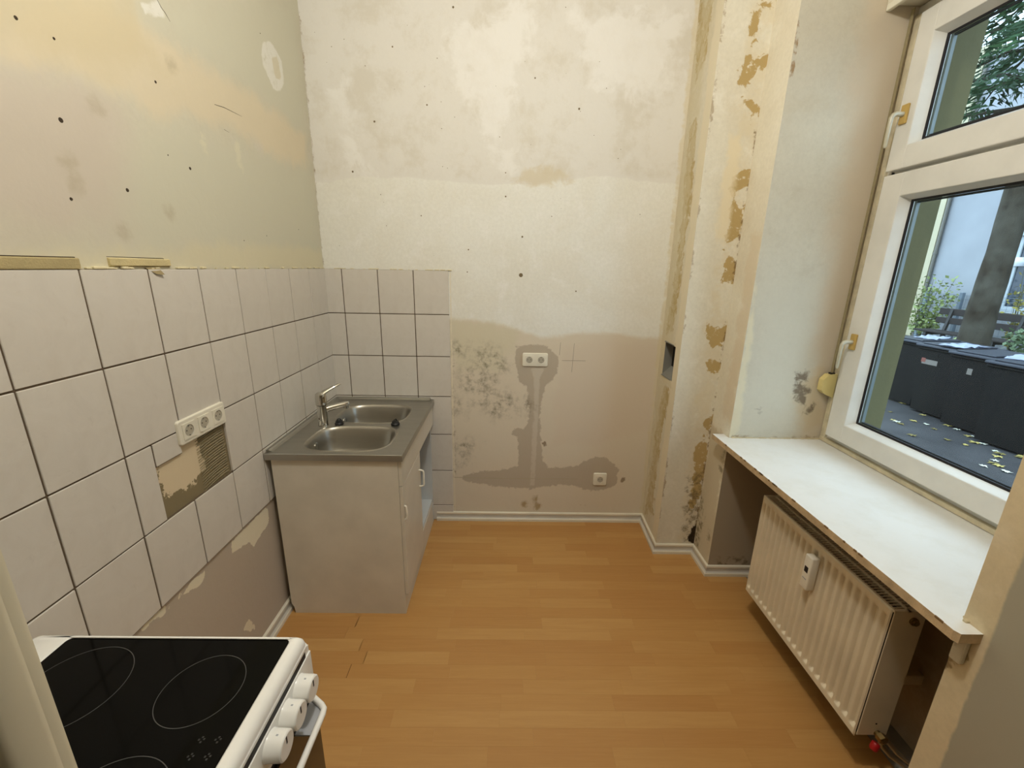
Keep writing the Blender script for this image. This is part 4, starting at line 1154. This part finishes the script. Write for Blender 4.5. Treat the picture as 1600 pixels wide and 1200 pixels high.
def frame_boxes(y0, y1, z0, z1, w, x0, x1, bev, wb=None, wt=None):
    mb = MB(); wb = wb or w; wt = wt or w
    mb.box(x0, x1, y0, y0 + w, z0, z1, bev, 2); mb.box(x0, x1, y1 - w, y1, z0, z1, bev, 2)
    mb.box(x0, x1, y0 + w - 0.002, y1 - w + 0.002, z0, z0 + wb, bev, 2); mb.box(x0, x1, y0 + w - 0.002, y1 - w + 0.002, z1 - wt, z1, bev, 2)
    return mb
WZ0, WZ1 = SZ + 0.001, 2.655
of = build(frame_boxes(NY, PY1, WZ0, WZ1, 0.072, FX0 + 0.012, FX1, 0.003, 0.06, 0.06), 'outer_frame', pvc, win)
build(MB().box(FX0 + 0.012, FX1, NY + 0.05, PY1 - 0.05, 2.000, 2.075, 0.003), 'transom', pvc, win)
build(MB().box(FX0 - 0.002, FX0 + 0.016, PY1 - 0.034, PY1 - 0.004, WZ0, 2.62, 0.004, 2), 'cover_strip', pvc_worn, win)
build(MB().box(FX0 - 0.004, FX0 + 0.016, NY + 0.002, PY1 - 0.004, WZ0, WZ0 + 0.022, 0.004, 2), 'cover_strip', pvc_worn, win)
def sash(z0, z1, gz0, gz1, gyl, hz):
    """z0..z1 outside of the sash, gz0..gz1 and gyl: clear opening"""
    sx0, sx1 = 2.620, 2.690
    y1 = PY1 - 0.066; y0 = NY + 0.066
    w = y1 - gyl; gy0 = y0 + w
    mb = MB()
    mb.box(sx0, sx1, gyl, y1, z0, z1, 0.004, 2); mb.box(sx0, sx1, y0, gy0, z0, z1, 0.004, 2)
    mb.box(sx0, sx1 - 0.0005, gy0 - 0.003, gyl + 0.003, z0, gz0, 0.004, 2); mb.box(sx0, sx1 - 0.0005, gy0 - 0.003, gyl + 0.003, gz1, z1, 0.004, 2)
    s = build(mb, 'sash', pvc, win)
    # sloping glazing bead round the glass
    bw = 0.014
    o = [(gyl, gz0), (gyl, gz1), (gy0, gz1), (gy0, gz0)]
    i = [(gyl - bw, gz0 + bw), (gyl - bw, gz1 - bw), (gy0 + bw, gz1 - bw), (gy0 + bw, gz0 + bw)]
    mb = MB()
    for k in range(4):
        a, b = o[k], o[(k + 1) % 4]; c, d = i[(k + 1) % 4], i[k]
        mb.add([(sx0 + 0.003, *a), (sx0 + 0.003, *b), (sx0 + 0.040, *c), (sx0 + 0.040, *d)], [(0, 1, 2, 3)])
    build(mb, 'glazing_bead', pvc, s)
    gx = sx0 + 0.040
    mb = MB()
    for k in range(4):
        a, b = i[k], i[(k + 1) % 4]
        gk = 0.008
        ii = [(gyl - bw - gk, gz0 + bw + gk), (gyl - bw - gk, gz1 - bw - gk), (gy0 + bw + gk, gz1 - bw - gk), (gy0 + bw + gk, gz0 + bw + gk)]
        mb.add([(gx, *a), (gx, *b), (gx + 0.002, *ii[(k + 1) % 4]), (gx + 0.002, *ii[k])], [(0, 1, 2, 3)])
        mb.add([(gx + 0.002, *ii[k]), (gx + 0.002, *ii[(k + 1) % 4]), (gx + 0.006, *ii[(k + 1) % 4]), (gx + 0.006, *ii[k])], [(0, 1, 2, 3)])
    build(mb, 'gasket', gasket_m, s)
    mb = MB(); gk = 0.008
    y_a, y_b, z_a, z_b = gy0 + bw + gk, gyl - bw - gk, gz0 + bw + gk, gz1 - bw - gk
    for (p, q, r, t_) in ((y_b - 0.0105, y_b, z_a, z_b), (y_a, y_a + 0.0105, z_a, z_b)):
        mb.box(gx + 0.009, gx + 0.022, p, q, r, t_)
    build(mb, 'glass_spacer', spacer_m, s)
    mb = MB().box(gx + 0.009, gx + 0.0215, y_a + 0.0106, y_b - 0.0106, z_a, z_a + 0.006); mb.box(gx + 0.009, gx + 0.0215, y_a + 0.0106, y_b - 0.0106, z_b - 0.006, z_b)
    build(mb, 'glass_spacer', spacer_dark, s)
    mb = MB().box(gx + 0.004, gx + 0.008, y_a - 0.004, y_b + 0.004, z_a - 0.004, z_b + 0.004)
    build(mb, 'pane', pane_m, s)
    # handle
    hy = (gyl + y1) / 2 + 0.004
    gold = simple('brass_plate_%d' % int(hz * 100), (196, 164, 92), 0.35)
    alu = simple('silver_handle_%d' % int(hz * 100), (196, 190, 166), 0.28, spec=0.8)
    hd = build(MB().box(sx0 - 0.010, sx0 + 0.001, hy - 0.016, hy + 0.016, hz - 0.036, hz + 0.036, 0.004, 2), 'handle_plate', gold, s)
    build(MB().tube([(sx0 - 0.008, hy, hz), (sx0 - 0.036, hy, hz), (sx0 - 0.047, hy, hz - 0.004), (sx0 - 0.052, hy, hz - 0.014), (sx0 - 0.053, hy, hz - 0.04), (sx0 - 0.053, hy, hz - 0.115), (sx0 - 0.053, hy, hz - 0.122)], [0.0095, 0.009, 0.009, 0.0085, 0.0075, 0.0065, 0.004], 14), 'handle', alu, s, smooth=True)
    return s
sash(0.872, 2.030, 0.958, 1.940, -0.672, 1.338)
sash(2.046, 2.604, 2.132, 2.512, -0.650, 2.250)

# ---- roller shutter box, belt and winder -------------------------------------------
box = empty('shutter_box', (2.60, (PY1 + NY) / 2, 2.64), 'white roller shutter box above the window', 'shutter box')
build(MB().box(2.528, 2.716, NY + 0.001, PY1 - 0.001, 2.657, 2.99, 0.004, 2), 'casing', simple('shutter_casing_paint', (228, 222, 200), 0.5), box)
build(MB().box(2.528, 2.545, NY + 0.001, PY1 - 0.001, 2.636, 2.660, 0.003, 2), 'front_lip', simple('shutter_lip_paint', (232, 228, 208), 0.5), box)
wind = empty('belt_winder', (2.62, -0.524, 1.10), 'cream shutter belt winder at the foot of the left window frame', 'belt winder')
wm = simple('yellowed_plastic', (226, 208, 142), 0.4)
mb = MB().prism([(2.640, 1.170), (2.600, 1.165), (2.578, 1.140), (2.578, 1.088), (2.590, 1.074), (2.640, 1.050)], 1, -0.545, -0.513)
build(mb, 'housing', wm, wind)
build(MB().box(2.612, 2.632, -0.538, -0.520, 1.166, 1.174), 'belt_slot', dark_gap, wind)
build(MB().box(2.620, 2.6225, -0.536, -0.522, 1.17, 2.64), 'belt', simple('grey_belt', (150, 138, 104), 0.9, scale=60, bump=0.3), wind)

# ================================================================== COURTYARD
GZ = -0.37
asphalt = NT('wet_asphalt', 0.8, 0.0, 0.3)
n1 = asphalt.noise(0.9, 5.0, 0.65, 0.6); n2 = asphalt.noise(60, 3.0, 0.7)
c = asphalt.mix(asphalt.rng(n1, 0.35, 0.68), lin((74, 72, 72)), lin((54, 52, 52)))
c = asphalt.mix(asphalt.rng(n2, 0.4, 0.8, 0.0, 0.35), c, lin((38, 37, 37)))
asphalt.color(c); asphalt.bump(n2, 0.3, 0.01); asphalt = asphalt.m
build(MB().box(EX - 0.02, 22, -12, 24, GZ - 0.3, GZ), 'ground', asphalt, kind='structure')
soil = simple('planting_soil', (96, 92, 62), 0.95, var=0.25, scale=3, bump=0.6)
build(MB().box(9.9, 12.95, -6, 16, GZ - 0.01, -0.08, 0.02), 'terrace_bed', soil, kind='structure')

# far house: pale blue-white render, with a cream wing and a window
render_m = simple('pale_render', (158, 160, 164), 0.9, bump=0.25, scale=0.8, var=0.10)
cream_m = simple('cream_render', (190, 180, 150), 0.9, bump=0.2, scale=1.2)
def far_wall():
    mb = MB(); wy0, wy1, wz0, wz1 = 6.35, 7.86, 0.86, 2.55
    for (a, b, z0, z1) in ((-6, wy0, GZ, 7.0), (wy1, 9.80, GZ, 7.0), (wy0, wy1, GZ, wz0), (wy0, wy1, wz1, 7.0)):
        mb.box(13.0, 13.4, a, b, z0, z1)
    return mb
build(far_wall(), 'wall_far', render_m, kind='structure')
build(MB().box(12.90, 13.4, 9.76, 16, GZ, 7.2), 'wall_cream', cream_m, kind='structure')
w2 = empty('window_2', (13.0, 7.1, 0.86), kind='structure')
frame_pale = simple('pale_blue_frame', (178, 186, 190), 0.5)
mb = MB()
mb.box(13.02, 13.09, 6.37, 6.47, 0.86, 2.55, 0.005); mb.box(13.02, 13.09, 7.74, 7.84, 0.86, 2.55, 0.005)
mb.box(13.02, 13.09, 6.47, 7.74, 0.86, 0.95, 0.005); mb.box(13.02, 13.09, 6.47, 7.74, 2.44, 2.55, 0.005); mb.box(13.03, 13.08, 7.07, 7.14, 0.95, 2.44, 0.005)
build(mb, 'outer_frame', frame_pale, w2)
build(MB().box(13.05, 13.06, 6.47, 7.74, 0.95, 2.44), 'pane', simple('dark_window_glass', (52, 62, 74), 0.08), w2)
build(MB().box(12.90, 13.08, 6.3, 7.92, 0.80, 0.86, 0.01), 'outer_sill', simple('white_sill_far', (200, 204, 206), 0.5), w2)
build(MB().box(12.93, 13.0, 6.3, 7.92, 2.56, 2.72, 0.01), 'lintel_trim', frame_pale, w2)
mb = MB()
for k in range(5):
    a = 6.5 + k * 0.14
    mb.tube([(13.12, a, 0.97), (13.14, a + 0.02, 2.42)], 0.05, 8)
build(mb, 'curtain', simple('grey_curtain', (150, 160, 172), 0.9), w2)
build(MB().lathe([(0.10, -0.10), (0.14, -0.03), (0.14, 0.03), (0.10, 0.10)], (13.02, 7.70, 1.98), (0, 0, 1), 14), 'lamp_globe', simple('white_globe', (236, 240, 246), 0.3), w2, smooth=True)
pipe = MB().tube([(12.93, 9.71, GZ), (12.93, 9.71, 7.2)], 0.035, 12)
for z in (0.6, 2.2, 4.0, 5.6): pipe.lathe([(0.05, 0), (0.05, 0.05)], (12.93, 9.71, z), (0, 0, 1), 12)
build(pipe, 'downpipe', simple('dull_zinc', (110, 106, 96), 0.5), loc=(12.93, 9.71, GZ), smooth=True, label='dull zinc downpipe where the cream wing meets the pale far wall', cat='downpipe')

# bench
bw = simple('dark_brown_bench_wood', (38, 28, 22), 0.7, var=0.15, scale=12)
BZ = -0.08; bx = 11.3
ben = empty('park_bench', (bx, 6.75, BZ), 'dark wooden bench behind the rubbish bins', 'bench')
by0, by1 = 5.78, 7.80
for z0, z1, xx in ((0.735, 0.885, bx + 0.26), (0.535, 0.675, bx + 0.22)):
    build(MB().box(xx, xx + 0.04, by0, by1, z0, z1, 0.008), 'back_slat', bw, ben)
for i in range(4):
    build(MB().box(bx - 0.28 + i * 0.12, bx - 0.18 + i * 0.12, by0, by1, BZ + 0.42, BZ + 0.46, 0.006), 'seat_slat', bw, ben)
for yy in (6.05, 7.50):
    build(MB().prism([(bx - 0.26, BZ), (bx - 0.20, BZ), (bx - 0.20, BZ + 0.36), (bx + 0.16, BZ + 0.36), (bx + 0.2, BZ), (bx + 0.27, BZ), (bx + 0.22, BZ + 0.45), (bx + 0.30, 0.87), (bx + 0.25, 0.87), (bx + 0.16, BZ + 0.42), (bx - 0.26, BZ + 0.42)], 1, yy - 0.03, yy + 0.03), 'leg_frame', simple('bench_iron', (44, 42, 40), 0.6), ben)

# rubbish bins, their fronts turned to the house
bin_m = simple('dark_bin_plastic', (23, 20, 16), 0.75, var=0.12, spec=0.25)
lid_m = simple('blue_grey_bin_lid', (52, 54, 62), 0.5)
rub = simple('bin_wheel_rubber', (22, 22, 22), 0.7)
sticker = simple('faded_sticker', (118, 110, 100), 0.6)
sticker_r = simple('red_sticker', (126, 66, 52), 0.6)
def bin_thing(x, y, w, rz, label, stick=None):
    """x, y: middle of the front foot; front faces -x before turning by rz"""
    e = empty('rubbish_bin', (x, y, GZ), label, 'bin', 'rubbish bins in the courtyard')
    R = Matrix.Translation((x, y, GZ)) @ Matrix.Rotation(rz, 4, 'Z')
    def put(mb, name, m, par, smooth=False):
        mb.v = [tuple(R @ Vector(p)) for p in mb.v]
        return build(mb, name, m, par, smooth)
    def taper(x0a, x1a, wa, z0, x0b, x1b, wb, z1):
        v = [(x0a, -wa, z0), (x1a, -wa, z0), (x1a, wa, z0), (x0a, wa, z0), (x0b, -wb, z1), (x1b, -wb, z1), (x1b, wb, z1), (x0b, wb, z1)]
        return MB().add(v, [(3, 2, 1, 0), (4, 5, 6, 7), (0, 1, 5, 4), (1, 2, 6, 5), (2, 3, 7, 6), (3, 0, 4, 7)])
    h = w / 2
    body = taper(0.04, 0.56, h - 0.05, 0.03, -0.03, 0.66, h - 0.012, 0.99)
    body.box(-0.055, 0.68, -h + 0.002, h - 0.002, 0.955, 0.995, 0.01)
    b = put(body, 'body', bin_m, e)
    lid = MB().box(-0.09, 0.70, -h - 0.004, h + 0.004, 1.0, 1.035, 0.012, 2)
    lid.box(-0.04, 0.60, -h + 0.05, h - 0.05, 1.035, 1.06, 0.012, 2)
    put(lid, 'lid', lid_m, e)
    put(MB().box(0.68, 0.74, -h + 0.08, h - 0.08, 0.94, 0.98, 0.01), 'rear_handle', bin_m, e)
    for s in (-1, 1):
        put(MB().lathe([(0.10, -0.025), (0.10, 0.025), (0.05, 0.028)], (0.60, s * (h - 0.05), 0.10), (0, 1, 0), 18), 'wheel', rub, e)
    if stick:
        for (yy, zz, a, c_, m) in stick:
            xx = 0.04 - 0.07 * (zz - 0.03) / 0.96
            put(MB().box(xx - 0.004, xx + 0.004, yy - a, yy + a, zz - c_, zz + c_), 'sticker', m, b)
bin_thing(7.37, 4.02, 0.55, 0.06, 'dark rubbish bin farthest along the row, beside the olive window jamb')
bin_thing(7.25, 3.41, 0.55, 0.06, 'dark rubbish bin with a torn white and red sticker', [(0.08, 0.78, 0.11, 0.035, sticker), (0.17, 0.80, 0.03, 0.03, sticker_r), (0.02, 0.9, 0.04, 0.02, bin_m)])
bin_thing(7.12, 2.80, 0.55, 0.08, 'dark rubbish bin with a small pale scuff on its front', [(0.02, 0.80, 0.03, 0.04, sticker)])
bin_thing(6.95, 2.18, 0.57, 0.10, 'dark rubbish bin nearest to the near window jamb')
def litter(x, y, rz, label, s, m):
    zt = GZ + 1.061
    R = Matrix.Translation((x, y, zt)) @ Matrix.Rotation(rz, 4, 'Z')
    mb = MB(); r4 = random.Random(int(x * 100))
    nx, ny_ = 8, 6
    vs = [(-s + 2 * s * i / nx, -s * 0.6 + 1.2 * s * j / ny_, 0.003 + 0.03 * s * 4 * r4.random() * (0.3 + 0.7 * math.sin(i * 1.1) ** 2)) for j in range(ny_ + 1) for i in range(nx + 1)]
    mb.add([tuple(R @ Vector(p)) for p in vs], [(j * (nx + 1) + i, j * (nx + 1) + i + 1, (j + 1) * (nx + 1) + i + 1, (j + 1) * (nx + 1) + i) for j in range(ny_) for i in range(nx)])
    mb.add([tuple(R @ Vector((p[0], p[1], 0.0))) for p in vs], [(j * (nx + 1) + i, (j + 1) * (nx + 1) + i, (j + 1) * (nx + 1) + i + 1, j * (nx + 1) + i + 1) for j in range(ny_) for i in range(nx)])
    build(mb, 'crumpled_paper', m, loc=(x, y, zt), label=label, cat='paper', group='crumpled papers on the bin lids')
paper = simple('blue_white_paper', (160, 166, 184), 0.6)
litter(7.72, 4.02, 0.4, 'crumpled pale paper on the lid of the farthest bin', 0.24, paper)
litter(7.42, 3.26, 0.2, 'crumpled bluish paper on the lid of the stickered bin', 0.25, paper)
litter(7.28, 2.40, 0.5, 'flat bright paper on the lid of the nearest bin', 0.24, paper)

# fallen leaves, one object each
leaf_ms = [simple('yellow_leaf', (186, 166, 92), 0.7), simple('pale_leaf', (204, 200, 180), 0.7), simple('olive_leaf', (120, 106, 52), 0.7)]
leaf_me = []
for m in leaf_ms:
    mb = MB(); N = 15
    vs = [(0, 0, 0.012)]
    for k in range(N):
        t = 2 * math.pi * k / N
        r = (0.066 if k % 3 == 0 else 0.036) * (0.8 + 0.2 * math.cos(t))
        vs.append((r * math.cos(t), r * math.sin(t), 0.004 + 0.016 * ((k * 7) % 5) / 5))
    mb.add(vs, [(0, k + 1, (k + 1) % N + 1) for k in range(N)])
    leaf_me.append(mb.mesh('leaf', m))
r5 = random.Random(21)
LP = [(7.44, 3.92, 1.08), (7.66, 3.98, 1.08), (6.86, 3.5, 0.72), (6.58, 3.13, 0.73), (6.56, 3.05, 1.03), (6.54, 2.98, 0.99), (6.84, 3.11, 0.97), (7.37, 3.47, 0.82), (7.47, 3.5, 0.94), (7.23, 3.36, 0.94), (6.89, 2.97, 0.93), (6.84, 2.79, 0.76), (7.47, 3.24, 0.87), (7.56, 3.26, 0.86), (7.55, 3.17, 0.99), (7.16, 2.92, 1.1), (7.14, 2.78, 0.92), (6.62, 2.41, 0.88), (6.69, 2.26, 0.81), (7.33, 2.77, 0.71), (7.35, 2.75, 0.71), (7.04, 2.55, 0.89), (7.09, 2.53, 0.83), (6.88, 2.35, 0.85), (6.9, 2.33, 1.06), (6.95, 2.29, 0.91), (7.1, 2.33, 0.92), (7.08, 2.28, 0.79), (7.18, 2.28, 0.71), (7.26, 2.26, 0.83), (7.26, 2.18, 0.75), (6.86, 2.08, 0.9), (6.84, 2.0, 1.1), (6.72, 1.92, 0.97), (6.57, 1.81, 0.77), (6.47, 1.74, 1.06), (6.45, 1.67, 1.02), (6.37, 1.54, 0.99), (6.96, 1.92, 1.01), (7.02, 1.93, 1.02), (6.28, 1.68, 0.84), (6.3, 2.54, 1.09)]
for i, (x, y, s) in enumerate(LP):
    o = instance(leaf_me[i % 3], 'fallen_leaf', (x, y, GZ + 0.002), None, (0, 0, r5.uniform(0, 6)))
    o.scale = (s, s, s)
    w_ = ('yellow', 'whitish', 'olive')[i % 3]
    tag(o, w_ + ' autumn leaf lying on the courtyard asphalt', 'leaf', w_ + ' fallen leaves on the asphalt')

# tree
bark = NT('grey_brown_bark', 0.95, 0.0, 0.2)
nb = bark.noise(7, 6.0, 0.7, 0.5, stretch=(1, 1, 0.35)); nb2 = bark.noise(2.0, 3.0)
bark.color(bark.mix(bark.rng(nb2, 0.4, 0.62), bark.mix(bark.rng(nb, 0.35, 0.65), lin((66, 58, 46)), lin((44, 38, 30))), lin((80, 76, 66))))
bark.bump(nb, 0.7, 0.04); bark = bark.m
needles = NT('dark_green_needles', 0.7, 0.0, 0.3)
nn = needles.noise(1.3, 3.0)
needles.color(needles.mix(needles.rng(nn, 0.35, 0.65), lin((58, 88, 52)), lin((36, 58, 38)))); needles = needles.m
TX, TY = 9.28, 4.82
tree = empty('conifer_tree', (TX, TY, GZ), 'tall conifer with a knotty grey trunk in the courtyard', 'tree')
mb = MB(); N = 20; zs2 = np.linspace(GZ, 9.0, 40); vs = []; fs = []
r6 = random.Random(5)
for j, z in enumerate(zs2):
    for k in range(N):
        t = 2 * math.pi * k / N
        rr = (0.205 - 0.010 * (z - GZ)) + 0.10 * math.exp(-(z - GZ) * 2.2)
        rr *= 1 + 0.10 * noise.noise(Vector((math.cos(t) * 1.6, math.sin(t) * 1.6, z * 1.8)))
        vs.append((TX - 0.02 * z + 0.05 * math.sin(z * 0.9) + rr * math.cos(t), TY + 0.03 * math.sin(z * 1.3) + rr * math.sin(t), z))
for j in range(len(zs2) - 1):
    for k in range(N): fs.append((j * N + k, j * N + (k + 1) % N, (j + 1) * N + (k + 1) % N, (j + 1) * N + k))
mb.add(vs, fs)
build(mb, 'trunk', bark, tree, smooth=True)
for b in range(46):
    ang = b * 2.399; z0 = 4.1 + b * 0.095
    Ln = r6.uniform(1.5, 2.9)
    dv = Vector((math.cos(ang), math.sin(ang), 0))
    pts = [Vector((TX, TY, z0)) + dv * (Ln * s) + Vector((0, 0, 0.5 * s - 1.15 * s * s)) for s in np.linspace(0, 1, 9)]
    mb = MB().tube([pts[0], pts[3], pts[6], pts[8]], [0.035, 0.022, 0.012, 0.004], 6)
    br = build(mb, 'branch', bark, tree)
    mb = MB()
    side = Vector((-dv.y, dv.x, 0))
    for i in range(330):
        s = r6.uniform(0.12, 1.0); f = s * 8; k = min(int(f), 7)
        p = pts[k].lerp(pts[k + 1], f - k)
        sd = r6.choice((-1, 1)); w = r6.uniform(0.02, 0.5) * (1.15 - 0.55 * s)
        q = p + side * sd * w + dv * w * 0.45 + Vector((0, 0, -w * r6.uniform(0.2, 0.75)))
        u = (side * sd + dv * r6.uniform(0.2, 0.9) + Vector((0, 0, r6.uniform(-0.9, 0.1)))).normalized() * r6.uniform(0.10, 0.20)
        n_ = Vector((r6.uniform(-1, 1), r6.uniform(-1, 1), r6.uniform(-1, 1))).normalized() * r6.uniform(0.016, 0.034)
        mb.add([q - n_, q + n_, q + u], [(0, 1, 2)])
    o = build(mb, 'needle_sprays', needles, br); o['kind'] = 'stuff'

# shrubs, fence and a small post
leafg = [simple('light_green_leaves', (140, 152, 92), 0.7), simple('grey_green_leaves', (120, 140, 104), 0.7), simple('yellow_green_leaves', (160, 150, 74), 0.7)]
stem_m = simple('green_stem', (92, 92, 62), 0.8)
def shrub(x, y, w, h, n, m, label, seed, tall=False):
    r = random.Random(seed)
    e = empty('garden_shrub', (x, y, BZ), label, 'shrub')
    mb = MB(); lf = MB()
    for k in range(9):
        tx, ty = x + r.uniform(-w, w) * 0.8, y + r.uniform(-w, w); hh = h * r.uniform(0.6, 1.0)
        pts = [(x + (tx - x) * s * s, y + (ty - y) * s ** 0.8, BZ + hh * s) for s in (0, 0.3, 0.6, 1)]
        mb.tube(pts, [0.012, 0.010, 0.007, 0.003], 5)
        for i in range(n // 9):
            s = r.uniform(0.15, 1.0)
            c = Vector((x + (tx - x) * s * s, y + (ty - y) * s ** 0.8, BZ + hh * s)) + Vector((r.gauss(0, w * 0.2), r.gauss(0, w * 0.2), r.gauss(0, 0.06)))
            u = Vector((r.uniform(-1, 1), r.uniform(-1, 1), r.uniform(-0.6, 0.9))).normalized(); v_ = u.cross(Vector((r.uniform(-1, 1), r.uniform(-1, 1), 1))).normalized()
            L = r.uniform(0.07, 0.12)
            lf.add([c, c + u * L * 0.5 + v_ * L * 0.35, c + u * L, c + u * L * 0.5 - v_ * L * 0.35], [(0, 1, 2, 3)])
    build(mb, 'stems', stem_m, e)
    o = build(lf, 'leaves', m, e); o['kind'] = 'stuff'
shrub(12.2, 8.75, 0.6, 1.75, 900, leafg[0], 'loose green shrub in front of the cream wing, left of the bench', 1)
shrub(12.4, 7.7, 0.22, 1.0, 260, leafg[1], 'low grey-green shrub behind the bench back', 2)
shrub(12.3, 6.75, 0.26, 2.0, 200, leafg[2], 'thin yellow-leaved shrub beside the far window', 3)
shrub(10.4, 4.6, 0.5, 0.85, 1100, leafg[1], 'rounded green bush right of the tree trunk', 4)
shrub(10.3, 6.15, 0.35, 0.42, 500, leafg[0], 'very low green bush growing under the bench', 5)
shrub(12.1, 4.9, 0.4, 1.35, 260, leafg[1], 'sparse shrub near the right edge of the window view', 7)
fence = empty('wire_fence', (12.85, 7.0, BZ), 'thin wire fence with grey posts behind the bench', 'fence')
fm = simple('grey_fence_steel', (112, 124, 136), 0.5)
for yy in (3.6, 5.5, 8.6, 9.55):
    build(MB().box(12.82, 12.90, yy - 0.04, yy + 0.04, BZ, 1.22, 0.005), 'post', fm, fence)
mb = MB()
for z in (0.25, 0.55, 0.85, 1.05, 1.15): mb.tube([(12.86, 2.6, z), (12.86, 9.60, z)], 0.005, 5)
for i in range(58):
    yy = 2.6 + i * 0.12; mb.tube([(12.86, yy, 0.0), (12.86, yy, 1.15)], 0.003, 4)
o = build(mb, 'wire_mesh', fm, fence); o['kind'] = 'stuff'
